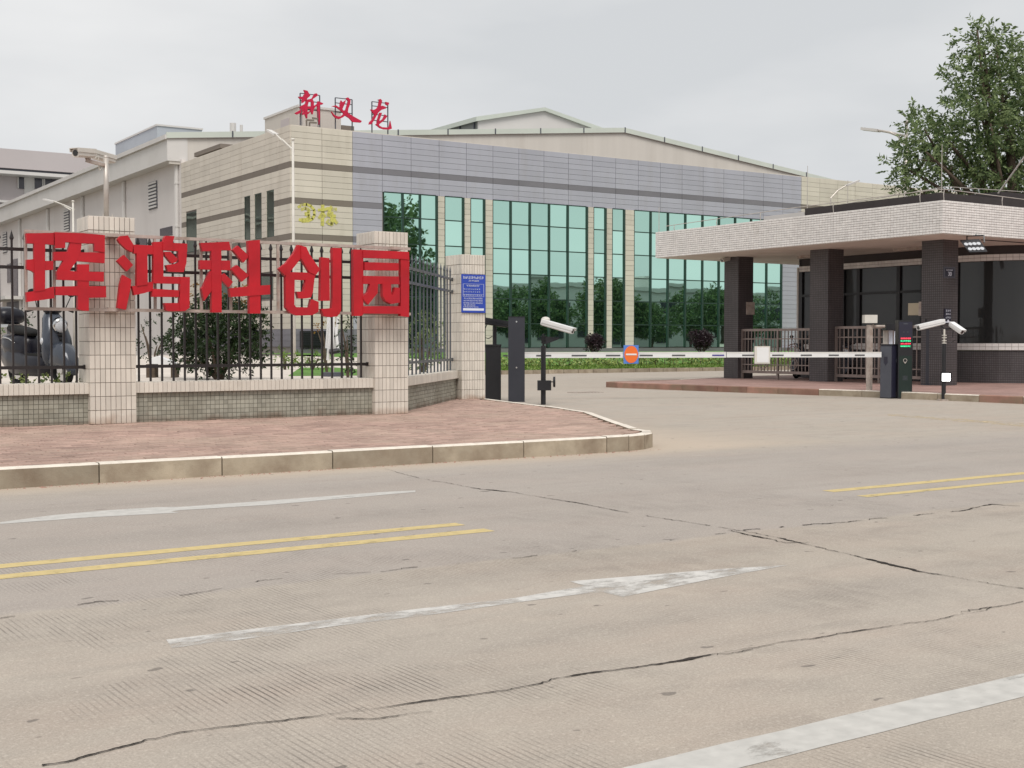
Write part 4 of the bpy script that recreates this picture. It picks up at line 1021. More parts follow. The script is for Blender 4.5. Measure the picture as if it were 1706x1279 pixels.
# slim access post
ap = g(1547, 641, .152); D5 = ap.x*fw.x+ap.y*fw.y
apo = thing('access_post', 'slim dark post at the foot of the third gatehouse column', 'post', tuple(ap))
b = MB(); b.box(ap.x-.06, ap.x+.06, ap.y-.05, ap.y+.05, .16, zof(548, D5)); b.build('body', 'charcoal', apo)
b = MB(); b.box(ap.x-.14, ap.x+.14, ap.y-.12, ap.y+.12, .15, .165); b.build('base_plate', 'charcoal', apo)
b = MB(); fbox(b, 1541.5, 1553, zof(548,D5), zof(531,D5), D5, .12); b.build('head', 'black', apo)

# ================================================================== GATEHOUSE
gh = thing('gatehouse', 'gatehouse with dark mosaic columns under a broad white-tiled canopy', 'gatehouse', (29, 24, .15))
CXF, CYF, CYE, ZU, ZT = 25.43, 19.78, 30.48, 3.87, 4.665
b = MB(); b.box(CXF+.02, 44, CYF+.02, CYE-.02, ZU+.004, ZT-.006); b.build('canopy', 'cgrout', gh)
b = MB(); b.box(CXF+.03, 43.9, CYF+.03, CYE-.03, ZU-.012, ZU+.003); b.build('soffit', 'soffit', gh)
mb = MB(); rows = 13; rh = (ZT-ZU)/rows; cw = .0985
def ctile_x(y0, y1, z0, z1): # on the X face
    mb.add([(CXF+.02,y0,z0),(CXF+.02,y1,z0),(CXF+.02,y1,z1),(CXF+.02,y0,z1),(CXF,y0+.002,z0+.002),(CXF,y1-.003,z0+.003),(CXF,y1-.003,z1-.003),(CXF,y0+.003,z1-.003)],
           [(4,7,6,5),(0,4,5,1),(1,5,6,2),(2,6,7,3),(3,7,4,0)])
def ctile_y(x0, x1, z0, z1):
    mb.add([(x0,CYF+.02,z0),(x1,CYF+.02,z0),(x1,CYF+.02,z1),(x0,CYF+.02,z1),(x0+.003,CYF,z0+.003),(x1-.003,CYF,z0+.003),(x1-.003,CYF,z1-.003),(x0+.003,CYF,z1-.003)],
           [(4,5,6,7),(0,1,5,4),(1,2,6,5),(2,3,7,6),(3,0,4,7)])
gx = .0032
y = CYF
while y < CYE-.01:
    for r_ in range(rows): ctile_x(y+gx, min(y+cw, CYE)-gx, ZU+r_*rh+gx*.9, ZU+(r_+1)*rh-gx*.9)
    y += cw
x = CXF
while x < 33.5:
    for r_ in range(rows): ctile_y(x+gx, x+cw-gx, ZU+r_*rh+gx*.9, ZU+(r_+1)*rh-gx*.9)
    x += cw
mb.build('canopy_tiles', 'ctile', gh, kind='stuff')
# roof curb, dark
b = MB(); b.box(25.86, 44, 20.2, 24.65, ZT-.01, 4.91); b.build('roof_curb', 'col2', gh)
b = MB(); b.box(30.2, 44, 21.6, 27.0, 4.9, 5.36); b.build('upper_roof', 'col2', gh)
b = MB(); b.box(25.84, 25.858, 24.66, 26.2, ZT-.006, 4.82); b.box(25.86, 26.4, 24.66, 24.75, ZT-.006, 4.82); b.build('roof_panel', 'fascia', gh)
for (x0, y0, w, dp, lab) in ((26.87, 20.88, .60, .66, None), (26.85, 24.70, .62, .68, None), (27.0, 28.44, .62, .62, None)):
    b = MB(); b.box(x0, x0+w, y0, y0+dp, .15, ZU-.013); b.build('column', 'col', gh)
# booth body: flat wall then rounded bay
XW = 29.5; prof = [(XW, 28.3), (XW, 22.6)] + [(32-2.5*math.cos(t), 22.6-2.5*math.sin(t)) for t in [math.radians(7.5*k) for k in range(1, 13)]] + [(44, 20.1)]
def shell(z0, z1, off, m, name, p=None, thick=.12):
    pr_ = p or prof; L2 = inset(pr_, off); L3 = inset(pr_, off+thick) ; mb = MB()
    n = len(pr_); vs = [(q_[0], q_[1], z0) for q_ in L2] + [(q_[0], q_[1], z1) for q_ in L2] + [(q_[0], q_[1], z0) for q_ in L3] + [(q_[0], q_[1], z1) for q_ in L3]
    fs = []
    for i in range(n-1): fs += [(i, i+1, n+i+1, n+i), (2*n+i, 3*n+i, 3*n+i+1, 2*n+i+1), (n+i, n+i+1, 3*n+i+1, 3*n+i), (i, 2*n+i, 2*n+i+1, i+1)]
    fs += [(0, n, 3*n, 2*n), (n-1, 3*n-1+0, 4*n-1, 2*n-1)]
    mb.add(vs, fs); return mb.build(name, m, gh)
shell(.15, 1.03, 0, 'col', 'lower_wall'); shell(3.63, ZU-.014, 0, 'col2', 'upper_wall')
def tile_band(z0, z1, rows_, off, name):
    mb = MB(); path = inset(prof, off); acc = []
    for i in range(len(path)-1):
        a = Vector((*path[i], 0)); c2 = Vector((*path[i+1], 0)); Ln = (c2-a).length; n = max(1, int(Ln/.115)); d = (c2-a).normalized(); nn = Vector((d.y, -d.x, 0))*-1
        nn = Vector((d.y, -d.x, 0)) if (d.y < -.5 and False) else nn
        if a.x > 33: continue
        for k in range(n):
            for r_ in range(rows_):
                p0 = a+d*(Ln*k/n+.004); p1 = a+d*(Ln*(k+1)/n-.004); za = z0+(z1-z0)*r_/rows_+.004; zb = z0+(z1-z0)*(r_+1)/rows_-.004
                m_ = (p0+p1)/2; mb.bar(Vector((p0.x, p0.y, (za+zb)/2)), Vector((p1.x, p1.y, (za+zb)/2)), .02, zb-za)
    mb.build(name, 'ctile', gh, kind='stuff')
shell(3.45, 3.628, -.035, 'cgrout', 'upper_band', thick=.1); tile_band(3.452, 3.626, 2, -.037, 'upper_band_tiles')
shell(1.032, 1.225, -.035, 'cgrout', 'sill_band', thick=.1); tile_band(1.036, 1.222, 2, -.037, 'sill_band_tiles')
# glazing between
def win_panel(y0, y1, z0, z1): 
    b = MB(); b.box(XW+.05, XW+.06, y0, y1, z0, z1); return b.build('window_pane', 'darkglass', gh)
ym = [onX(p, 480, XW).y for p in (1404, 1430, 1496.5, 1540, 1592)]
for i in range(len(ym)-1): 
    win_panel(ym[i+1]+.03, ym[i]-.03, 2.74, 3.44); win_panel(ym[i+1]+.03, ym[i]-.03, 1.24, 2.67)
win_panel(ym[0]+.03, 28.2, 1.24, 3.44)
for yv in ym + [28.27, 22.62]:
    b = MB(); b.box(XW-.01, XW+.08, yv-.06, yv+.06, 1.226, 3.448); b.build('window_frame', 'black', gh)
b = MB(); b.box(XW-.005, XW+.07, 22.6, 28.3, 2.67, 2.74); b.build('window_frame', 'black', gh)
arc = prof[1:]; 
mb = MB(); pa = inset(arc, .06); n = len(pa)
mb.add([(p[0], p[1], 1.226) for p in pa] + [(p[0], p[1], 3.449) for p in pa], [(i, i+1, n+i+1, n+i) for i in range(n-1)]); mb.build('bay_window', 'darkglass', gh, True)
b = MB(); b.box(XW+.2, 36, 22.7, 28.2, .15, .2); b.build('floor', 'plat', gh)
b = MB(); b.box(XW, 36, 28.25, 28.35, .15, ZU-.014); b.build('end_wall', 'col', gh)
b = MB(); b.box(XW-.02, XW+.12, 28.352, 28.42, .9, 3.6); b.build('corner_trim', 'offwhite', gh)
b = MB()
for k in range(6): b.bar((XW+.3, ym[0]+.0-.1+(-k*.11), 1.25), (XW+.3, ym[0]-.1-k*.11, 2.6), .03, .07)
b.build('blind', 'offwhite', gh)
b = MB(); b.box(XW-.28, XW-.08, 22.9, 23.2, 1.226, 1.25); b.build('sill_ledge', 'offwhite', gh)
# conductor pipes on the roof
cr_ = thing('lightning_conductor', 'thin pale conductor pipes on stubs round the canopy roof edge', 'conductor', (26, 22, 4.67))
b = MB(); rt_ = [(25.62, 30.2, 4.84), (25.62, 25, 4.93), (25.62, 20.05, 4.96), (25.9, 19.98, 4.96), (29.2, 19.98, 4.90), (34, 19.98, 4.9)]; b.tube(rt_, .011, 6); b.build('pipe', 'steel', cr_)
for (x, y, h) in ((25.62,29.8,.17),(25.62,27.9,.2),(25.62,26.1,.24),(25.62,23.4,.28),(25.62,20.6,.28),(25.75,20.0,.28),(28.0,19.98,.25),(31,19.98,.25)):
    b = MB(); b.tube([(x, y, 4.66), (x-.02, y, 4.66+h*.6), (x, y, 4.66+h)], .011, 6); b.build('stub', 'steel', cr_)
b = MB(); b.tube([(27.0, 26, 5.0), (27.0, 20.9, 5.2), (32, 20.9, 5.32), (36, 20.9, 5.32)], .010, 6); b.build('upper_pipe', 'steel', cr_)
for i, (px, y0, y1, D) in enumerate(((1569.5, 240, 318, 32.0), (1345.5, 276, 338, 36.5), (1098, 345, 385, 40.0), (1412.5, 300, 352, 34.5))):
    A = onD(px, y0, D); B = onD(px, y1, D); b = MB(); b.tube([(A.x, A.y, 4.68), (A.x, A.y, A.z)], [.012, .007], 6); b.build('rod', 'steel', cr_)
A, B = onD(1663, 322, 34), onD(1706, 262, 33.4); b = MB(); b.tube([A, A+(B-A)*1.5], .022, 6); b.build('brace', 'steel', cr_)
# flood light under the canopy
fl = thing('flood_light', 'black flood light with eight round lenses hanging under the canopy', 'flood light', (26.8, 19.95, ZU))
DF = 31.0
cs = [onD(x, y, DF+dd) for x, y, dd in ((1600,402,-.05),(1632,400,.0),(1645,419,-.25),(1615,420,-.3))]
b = MB(); b.poly(cs, (.02,.03,.035)); fb = b.build('housing', 'black', fl)
nrm = (cs[1]-cs[0]).cross(cs[3]-cs[0]).normalized(); nrm = nrm if nrm.dot(fw) < 0 else -nrm
for j in range(2):
    for i in range(4):
        u = (.17+.22*i); v = .28+.44*j; p = cs[0]*(1-u)*(1-v)+cs[1]*u*(1-v)+cs[2]*u*v+cs[3]*(1-u)*v
        b = MB(); b.tube([p+nrm*.002, p+nrm*.008], .052, 12); b.build('lens', 'headlamp', fb)
b = MB(); a0, a1_, a2_, a3_ = onD(1611, 401, DF), onD(1611, 393, DF+.1), onD(1639, 392, DF+.1), onD(1640, 404, DF)
b.bar(a0, a1_, .03); b.bar(a1_, a2_, .03); b.bar(a2_, a3_, .03); b.bar(onD(1625,392,DF+.1), onD(1625,388,DF+.15), .04); b.build('bracket', 'black', fl)
b = MB(); b.tube([(27.6, 20.3, ZU-.03), (32, 20.3, ZU-.03)], .012, 6); b.build('cable', 'black', fl)
lt = []
for (px, py, l_) in ((1517, 411, 1.0), (1345, 424, .6)):
    p = onX(px, py, 28.4); t_ = thing('tube_light', 'slim dark tube lamp on the soffit between the %s columns' % ('right' if px > 1500 else 'left'), 'lamp', (28.4, p.y, ZU-.03))
    b = MB(); b.box(28.3, 28.4, p.y-l_/2, p.y+l_/2, ZU-.09, ZU-.012); b.build('tube', 'sign_frame', t_)
# small camera on col 1
sc_ = thing('wall_camera', 'small white camera on the left side of the first dark column', 'camera', (26.9, 28.9, 3.6))
c0, c1 = onD(1217, 430, 38.9), onD(1203, 434, 38.6); lensed_camera(sc_, tuple(c0), tuple(c1), .12, .10, 'offwhite')
b = MB(); b.bar(c0, c0+Vector((.2,0,-.08)), .05); b.build('bracket', 'black', sc_)
# number plate on column 3
YC = 20.872
npz = thing('number_plate', 'house number plate reading 30 on the third gatehouse column', 'sign', (27.1, YC, 3.2))
A, B = onY(1572, 444, YC), onY(1591, 463, YC); w_ = B.x-A.x; h_ = A.z-B.z
b = MB(); b.box(A.x, B.x, YC-.012, YC+.006, B.z, A.z); b.build('plate', 'slate', npz)
b = MB(); b.box(A.x+w_*.12, B.x-w_*.12, YC-.016, YC-.0125, B.z+h_*.12, A.z-h_*.14); b.build('face', 'navy', npz)
def text_obj(body, name, m, parent, loc, size, rot, ext=.001):
    cu = bpy.data.curves.new(name, 'FONT'); cu.body = body; cu.size = size; cu.align_x = 'CENTER'; cu.align_y = 'CENTER'; cu.extrude = ext; cu.offset = size*.012
    t_ = bpy.data.objects.new(name, cu); COL.objects.link(t_); bpy.context.view_layer.update(); me = bpy.data.meshes.new_from_object(t_.evaluated_get(bpy.context.evaluated_depsgraph_get())); bpy.data.objects.remove(t_); me.materials.clear(); me.materials.append(M[m]); o_ = bpy.data.objects.new(name, me); COL.objects.link(o_); o_.parent = parent; o_.location = Vector(loc)-org(parent); o_.rotation_euler = rot; return o_
text_obj('30', 'printed_number', 'white_text', npz, ((A.x+B.x)/2+.0, YC-.018, B.z+h_*.34), h_*.52, (math.pi/2, 0, 0))
b = MB(); glyphs(b, A.x+w_*.2, A.z-h_*.36, 6, w_*.085, YC-.017, random.Random(2)); b.build('street_print', 'white_text', npz)
bs = thing('black_sign', 'narrow black sign with rows of small white marks above the right camera pole', 'sign', (27.1, YC, 1.9))
A, B = onY(1573, 514, YC), onY(1584, 538.5, YC); w_ = B.x-A.x; h_ = A.z-B.z
b = MB(); b.box(A.x, B.x, YC-.012, YC+.006, B.z, A.z); b.build('board', 'navy', bs)
b = MB(); rr = random.Random(4)
for k in range(3): glyphs(b, A.x+w_*.18, A.z-h_*(.2+.235*k), 3, w_*.2, YC-.0135, rr, 1.25)
b.poly([Vector((A.x+w_*u, YC-.0135, B.z+h_*v)) for u, v in ((.1,.05),(.9,.05),(.9,.11),(.7,.14),(.62,.26),(.45,.24),(.4,.13),(.1,.12))], (0,-.001,0))
b.build('printed_marks', 'white_text', bs)
cbx = thing('cream_box', 'cream metal box fixed beside the third gatehouse column', 'box', (26.9, 21.7, 1.9))
A, B = onX(1513, 505, 26.95), onX(1537, 524.5, 26.95)
b = MB(); b.box(26.95, 27.1, B.y, A.y, B.z, A.z); b.build('case', 'cream', cbx); b = MB(); b.box(26.94, 26.955, B.y+.0, B.y+.12, B.z-.02, A.z+.03); b.build('lid', 'sign_frame', cbx)
wb = thing('white_plate', 'small pale plate fixed at the right edge of the first dark column', 'sign', (27.4, 28.4, 2.5))
A, B = onY(1243, 503, 28.43), onY(1254, 524, 28.43); b = MB(); b.box(A.x, B.x+.05, 28.40, 28.43, B.z, A.z); b.build('plate', 'sign_frame', wb)

# gates between the columns
def bar_gate(label, y0, y1, X, zt_, zb_, sp, deco=False):
    root = thing('pedestrian_gate', label, 'gate', (X, (y0+y1)/2, .15), 'bronze-grey gates between the columns')
    for z, h in ((zt_, .07), (zt_-.27, .03), (zb_+.22, .03), (zb_, .08)):
        b = MB(); b.box(X-.025, X+.025, y0, y1, z-h/2, z+h/2); b.build('rail', 'gate_metal', root)
    n = int((y1-y0)/sp); me = boxmesh('bar', .024, .024, zt_-zb_, 'gate_metal')
    for i in range(n+1): piece(me, 'bar', root, (X, y0+(y1-y0)*i/n, (zt_+zb_)/2))
    for y in (y0+.02, (y0+y1)/2, y1-.02):
        b = MB(); b.box(X-.03, X+.03, y-.03, y+.03, .15, zt_+.02); b.build('post', 'gate_metal', root)
    if deco:
        for cy, z in ((y0+.3*(y1-y0), 1.0), (y0+.3*(y1-y0), .62), (y0+.7*(y1-y0), 1.0), (y0+.7*(y1-y0), .62)):
            b = MB(); b.tube([(X-.02, cy+.22*math.cos(t)*(1-k*.02), z+.22*math.sin(t)*(1-k*.02)) for k, t in enumerate([j*.42 for j in range(26)])], .014, 5); b.build('scroll', 'gate_metal', root)
    return root
bar_gate('bronze-grey barred gate with scrolls between the first and second dark columns', 25.40, 28.42, 27.15, 1.62, .36, .135, True)
bar_gate('bronze-grey barred gate between the second and third dark columns', 21.58, 24.68, 27.15, 1.66, .32, .15)

# ================================================================== MAIN BUILDING
mbd = thing('office_block', 'three-storey factory office with lavender and tan stone panels and green glass', 'building', (45, 62, .6))
X0, Y0, c = 26.56, 61.0, .3083
ZTOP = 12.42; MW = 1.7652
b = MB(); b.box(X0+.03, 100, Y0+.03, 78.0, 0, ZTOP-.02); b.build('core', 'joint', mbd)
b = MB(); b.box(X0+.0, 100, Y0+.0, Y0+.5, ZTOP-.018, ZTOP+.03); b.box(X0, X0+.5, Y0+.502, 78.0, ZTOP-.018, ZTOP+.03); b.build('parapet_coping', 'stone_tan', mbd)
pmesh = {k: boxmesh('facade_panel', MW-.022, .05, c-.013, k, .004) for k in ('stone_tan', 'stone_lav', 'band_tan', 'band_lav')}
zrow = lambda k: ZTOP - (k+.5)*c
def rowkind(k, lav):
    bandrows = (6, 12, 18) ; isb = k in bandrows
    return ('band_lav' if isb else 'stone_lav') if lav else ('band_tan' if isb else 'stone_tan')
for i in range(21):
    for k in range(0, 10):
        lav = i >= 2; kk = k
        piece(pmesh[rowkind(kk, lav)], 'facade_panel', mbd, (X0+(i+.5)*MW, Y0+.005, zrow(k)))
for i in range(3):
    for k in range(10, 38):
        if zrow(k) < .75: continue
        lav = i >= 2; nm = rowkind(k, lav); 
        if zrow(k) < 1.95: nm = 'band_lav'
        piece(pmesh[nm], 'facade_panel', mbd, (X0+(i+.5)*MW, Y0+.005, zrow(k)))
sp_ = {k: MB() for k in ('stone_tan', 'stone_lav', 'band_tan', 'band_lav', 'plinth')}
for i in range(21, 36):
    for k in range(0, 36): sp_[rowkind(k, False)].box(X0+i*MW+.01, X0+(i+1)*MW-.01, Y0-.02, Y0+.03, ZTOP-(k+1)*c+.0065, ZTOP-k*c-.0065)
# tan part continues; piers beside glass
piers = [(35.27,35.71),(36.98,37.39),(38.37,38.87),(45.62,46.05),(47.02,47.46),(48.45,49.16),(61.83,63.63)]
for (xa, xb) in piers:
    for k in range(10, 38):
        if zrow(k) < .75: continue
        wide = xb-xa > 1; nm = rowkind(k, wide) if wide else 'stone_tan'
        if wide and zrow(k) > 8.5: pass
        y_ = Y0-.02 if wide else Y0-.06
        sp_[nm].box(xa+.01, xb-.01, y_, Y0+.03, ZTOP-(k+1)*c+.0065, ZTOP-k*c-.0065)
# side face
Yend = 77.85; nS = 10; ws = (Yend-Y0)/nS
wins = [(63.15, 67.35, 6.85, 9.36), (75.1, 77.0, 6.8, 9.24), (63.3, 65.9, 3.6, 4.9), (69.5, 72.5, 3.6, 4.9)]
for i in range(nS):
    for k in range(0, 38):
        z0, z1 = ZTOP-(k+1)*c, ZTOP-k*c; ya, yb = Y0+i*ws, Y0+(i+1)*ws
        if z0 < .75: continue
        segs = [(ya, yb)]
        for (wy0, wy1, wz0, wz1) in wins:
            if z1-.05 > wz0 and z0+.05 < wz1:
                ns = []
                for (s0, s1) in segs:
                    if wy1 <= s0 or wy0 >= s1: ns.append((s0, s1)); continue
                    if s0 < wy0: ns.append((s0, wy0))
                    if s1 > wy1: ns.append((wy1, s1))
                segs = ns
        nm = rowkind(k, False)
        if z1 < 2.1: nm = 'band_lav'
        for s0, s1 in segs:
            if s1-s0 > .05: sp_[nm].box(X0-.02, X0+.03, s0+.01, s1-.01, z0+.0065, z1-.0065)
for nm, mm_ in sp_.items():
    if mm_.f: mm_.build('facade_panels', nm, mbd, kind='stuff')
# side windows
def side_win(y0, y1, z0, z1, mullz=()):
    b = MB(); b.box(X0+.012, X0+.028, y0+.05, y1-.05, z0+.05, z1-.05); w = b.build('window', 'glass_side', mbd)
    b = MB(); b.box(X0-.0, X0+.04, y0, y0+.06, z0, z1); b.box(X0, X0+.04, y1-.06, y1, z0, z1); b.box(X0, X0+.04, y0+.06, y1-.06, z1-.06, z1); b.box(X0, X0+.04, y0+.06, y1-.06, z0, z0+.06)
    for z in mullz: b.box(X0, X0+.04, y0+.06, y1-.06, z-.03, z+.03)
    b.build('frame', 'mull', w)
for y0, y1 in ((66.42, 67.35), (64.80, 65.82), (63.2, 64.13)): side_win(y0, y1, 6.85, 9.36, (8.0,))
for y0, y1 in ((65.84, 66.40), (64.15, 64.78)):
    b = MB()
    for k in range(10, 18): b.box(X0-.05, X0+.028, y0+.01, y1-.01, ZTOP-(k+1)*c+.0065, ZTOP-k*c-.0065)
    b.build('window_pier', 'stone_tan', mbd)
side_win(75.1, 77.0, 6.8, 9.24); side_win(63.3, 65.9, 3.6, 4.9); side_win(69.5, 72.5, 3.6, 4.9)
# glass curtain wall
groups = [(31.92, [33.07, 34.15], 35.25), (35.73, [], 36.96), (37.41, [], 38.35), (38.89, [40.1,41.43,42.79,44.14], 45.60), (46.07, [], 47.0), (47.48, [], 48.43), (49.18, [50.47,51.87,53.3,54.74,56.15,57.56,58.98,60.39], 61.81)]
rowsz = [.93, 2.33, 3.75, 5.17, 6.60, 8.02, 9.33]
b = MB(); b.box(31.9, 63.6, Y0+.031, Y0+.05, .6, 9.34); 
for (xa, ms, xb) in groups:
    ed = [xa] + ms + [xb]
    for i in range(len(ed)-1):
        for j in range(len(rowsz)-1):
            x0, x1, z0, z1 = ed[i]+.035, ed[i+1]-.035, rowsz[j]+.02, rowsz[j+1]-.02
            me = MB(); cx_, cz_ = (x0+x1)/2, (z0+z1)/2; tx, tz = R.gauss(0, .0035), R.gauss(0, .0028)
            me.add([(x0, Y0-.035+(x0-cx_)*tx+(z0-cz_)*tz, z0), (x1, Y0-.035+(x1-cx_)*tx+(z0-cz_)*tz, z0), (x1, Y0-.035+(x1-cx_)*tx+(z1-cz_)*tz, z1), (x0, Y0-.035+(x0-cx_)*tx+(z1-cz_)*tz, z1),
                    (x0, Y0+.02, z0), (x1, Y0+.02, z0), (x1, Y0+.02, z1), (x0, Y0+.02, z1)], [(0,1,2,3),(4,7,6,5),(0,4,5,1),(1,5,6,2),(2,6,7,3),(3,7,4,0)])
            me.build('window_pane', 'glass', mbd)
    for k, xm in enumerate(ed):
        b = MB(); w = .05 if 0 < k < len(ed)-1 else .035
        if k == len(ed)-1: b.box(xm-.10, xm+.015, Y0-.10, Y0+.03, rowsz[0], 9.34)
        elif k == 0: b.box(xm-.012, xm+.03, Y0-.05, Y0+.03, rowsz[0], 9.34)
        else: b.box(xm-w, xm+w, Y0-.11, Y0+.03, rowsz[0], 9.34)
        b.build('mullion', 'mull', mbd)
    b = MB()
    for z in rowsz[1:-1]: b.box(xa+.03, xb-.1, Y0-.05, Y0+.02, z-.032, z+.032)
    b.box(xa+.03, xb-.1, Y0-.07, Y0+.03, 9.31, 9.37); b.build('transom', 'mull', mbd)
b = MB(); b.box(X0-.1, 64, Y0-.25, Y0+.0-.065, .3, .9); b.build('plinth', 'plinth', mbd)
# tower box on the roof
tw = [onY(469, 186, 66), onY(497, 178, 63), onY(568, 183, 63)]
xt0, xt1 = tw[1].x, tw[2].x
b = MB(); b.box(xt0, xt1, 63.0, 67.6, ZTOP, tw[1].z); b.build('roof_tower', 'gable', mbd)
b = MB(); b.box(xt0-.06, xt1+.06, 62.94, 67.66, tw[1].z+.001, tw[1].z+.12); b.build('tower_coping', 'fascia', mbd)
b = MB(); b.box(xt0-.03, xt0-.004, 64.2, 65.3, 12.6, 13.4); b.build('tower_window', 'mauve', mbd)
A, B = onY(569, 208, 64), onY(590, 218, 64); b = MB(); b.box(A.x, B.x, 64, 65, ZTOP, A.z); b.build('roof_box', 'band_tan', mbd)
A, B = onX(334, 250, X0+.6), onX(378, 243, X0+.6); b = MB(); b.box(X0+.2, X0+1.3, B.y, A.y, ZTOP+.2, ZTOP+.45); b.box(X0+.5,X0+.9,B.y+.3,A.y-.3,ZTOP,ZTOP+.2); b.build('roof_duct', 'band_tan', mbd)
# graffiti in yellow spray paint
gf = thing('graffiti', 'yellow spray-painted circled 3 and a character on the tan office wall', 'graffiti', (29, 60.95, 7.8))
def brush(pts, w, k):
    m = MB(); P = [onY(490+x/17.06, 325+y/17.06, 60.972-.002*k) for x, y in pts]
    for i in range(len(P)-1): m.bar(P[i], P[i+1], .003, w) if False else m.add(*ribbon(P[i], P[i+1], w))
    return m.build('paint_stroke', 'yellow_spray', gf)
def ribbon(a, b_, w):
    d = (b_-a).normalized(); n = Vector((-d.z, 0, d.x))*w/2; e = d*w*.2; return [a-e-n, a-e+n, b_+e+n, b_+e-n], [(0,1,2,3)]
brush([(120,340),(220,270),(350,260),(480,310),(570,420),(580,560),(520,670),(400,730),(250,740),(150,690)], .15, 1)
brush([(210,400),(330,370),(430,420),(400,510),(320,530)], .17, 2); brush([(320,530),(420,560),(420,640),(330,700),(220,690)], .17, 3)
brush([(810,290),(815,480),(800,850)], .2, 4); brush([(690,420),(900,400)], .14, 5); brush([(800,500),(700,660)], .14, 6); brush([(820,520),(890,600)], .14, 7)
brush([(930,380),(1200,400)], .17, 8); brush([(1060,320),(960,560),(1170,590)], .16, 9); brush([(1070,480),(1075,820),(980,790)], .19, 10); brush([(990,690),(930,780)], .14, 11); brush([(1130,680),(1220,790)], .19, 12)
# rooftop characters
rs = thing('rooftop_sign', 'three red brush-style characters on thin frames above the office parapet', 'sign', (31, 61.3, ZTOP))
YR = 61.3
RC = [(480,140,15.99,[
  [(420,150),(520,175),(580,280),(600,300),(560,340),(520,370),(500,410),(420,480),(375,510),(365,450),(380,400),(320,390),(275,330),(330,335),(420,320),(420,280),(460,250)],
  [(710,250),(760,240),(805,295),(640,412),(520,412),(640,375)],
  [(350,580),(460,520),(500,410),(560,400),(550,470),(520,590),(640,590),(640,665),(520,650),(330,690),(345,640),(320,600)],
  [(540,400),(660,400),(690,480),(690,600),(680,700),(660,800),(640,800),(600,690),(620,600),(620,470),(550,470)],
  [(180,770),(340,680),(500,640),(470,700),(400,740),(330,770),(250,805)],
  [(440,640),(520,640),(520,740),(515,910),(495,910),(450,790),(440,740)],
  [(350,770),(440,730),(560,740),(600,700),(600,730),(550,790),(450,800),(380,825)],
  [(680,590),(780,520),(800,450),(850,470),(940,510),(920,540),(840,545),(750,590),(690,650)],
  [(780,540),(845,540),(855,900),(830,1080),(800,930)]]),
 (545,150,19.68,[
  [(150,555),(190,515),(290,495),(400,560),(520,660),(660,660),(700,750),(850,850),(1140,1010),(1110,1060),(840,1040),(740,920),(600,830),(520,740),(420,640),(300,555),(200,530)],
  [(460,330),(520,400),(620,320),(580,450),(510,600),(520,665),(450,640),(425,560),(430,430)],
  [(615,260),(690,230),(770,320),(760,450),(700,600),(680,720),(600,830),(520,890),(400,945),(290,910),(210,830),(140,700),(155,700),(250,820),(360,860),(450,860),(530,790),(600,680),(660,480),(690,350)]]),
 (605,150,17.05,[
  [(420,270),(500,245),(545,300),(510,430),(500,475),(430,470),(460,290)],
  [(215,545),(300,560),(390,520),(430,455),(560,440),(660,480),(650,520),(520,560),(430,640),(400,700),(320,680),(260,610)],
  [(330,680),(400,690),(330,830),(240,965),(170,970),(190,900),(270,820)],
  [(470,640),(540,640),(520,700),(470,840),(450,900),(460,1000),(540,1050),(700,1060),(750,1030),(775,870),(820,1090),(760,1115),(600,1110),(480,1070),(410,1010),(360,975),(400,940),(400,860),(460,690)],
  [(620,685),(690,740),(600,860),(470,960),(430,900),(560,820),(600,740)],
  [(640,330),(730,350),(740,390),(700,430),(650,400)]])]
for (ox, oy, f_, strokes) in RC:
    m = MB()
    for i, s_ in enumerate(strokes):
        dep = YR-.006*i; pts = [onY(ox+x/f_, oy+y/f_, dep) for x, y in s_]; m.poly([Vector((p.x, dep, p.z)) for p in pts], (0, .1+.003*i, 0))
    m.build('character', 'red2', rs)
for (xa, xb, yt, ys) in ((500, 532.5, 155, (155,167,181)), (558.5, 586.5, 162.5, (162.5,171,186)), (619.5, 646, 169, (169,176,190,200))):
    A, B = onY(xa, yt, YR+.2), onY(xb, yt, YR+.2)
    for X in (A.x, B.x):
        m = MB(); m.bar((X, YR+.2, ZTOP), (X, YR+.2, A.z), .05); m.build('frame_post', 'slate', rs)
    for y in ys:
        z = onY(xa, y, YR+.2).z; m = MB(); m.bar((A.x, YR+.2, z), (B.x, YR+.2, z), .04); m.build('frame_bar', 'slate', rs)
em = thing('rooftop_emblem', 'grey outline emblem of nested angles below the first rooftop character', 'emblem', (28.6, 61.4, ZTOP))
for pts in ([(640,900),(790,925)], [(495,1180),(490,955),(690,965)], [(570,1190),(572,1020),(760,1030)], [(640,1152),(835,1168)]):
    P = [onY(480+x/15.99, 140+y/15.99, 61.1) for x, y in pts]
    for i in range(len(P)-1):
        m = MB(); m.bar(P[i], P[i+1], .06, .085); m.build('angle_bar', 'band_tan', em)
m = MB(); m.bar(onY(493,222,61.22), (onY(493,222,61.22).x, 61.22, ZTOP+.01), .01); 
A = onY(500, 215, 61.15); B = onY(533, 215, 61.15); m = MB(); m.bar((A.x+.1, 61.16, ZTOP+.03), (A.x+.1, 61.16, ZTOP+.9), .03); m.bar((B.x-.1, 61.16, ZTOP+.03), (B.x-.1, 61.16, ZTOP+.9), .03); m.build('support', 'slate', em)
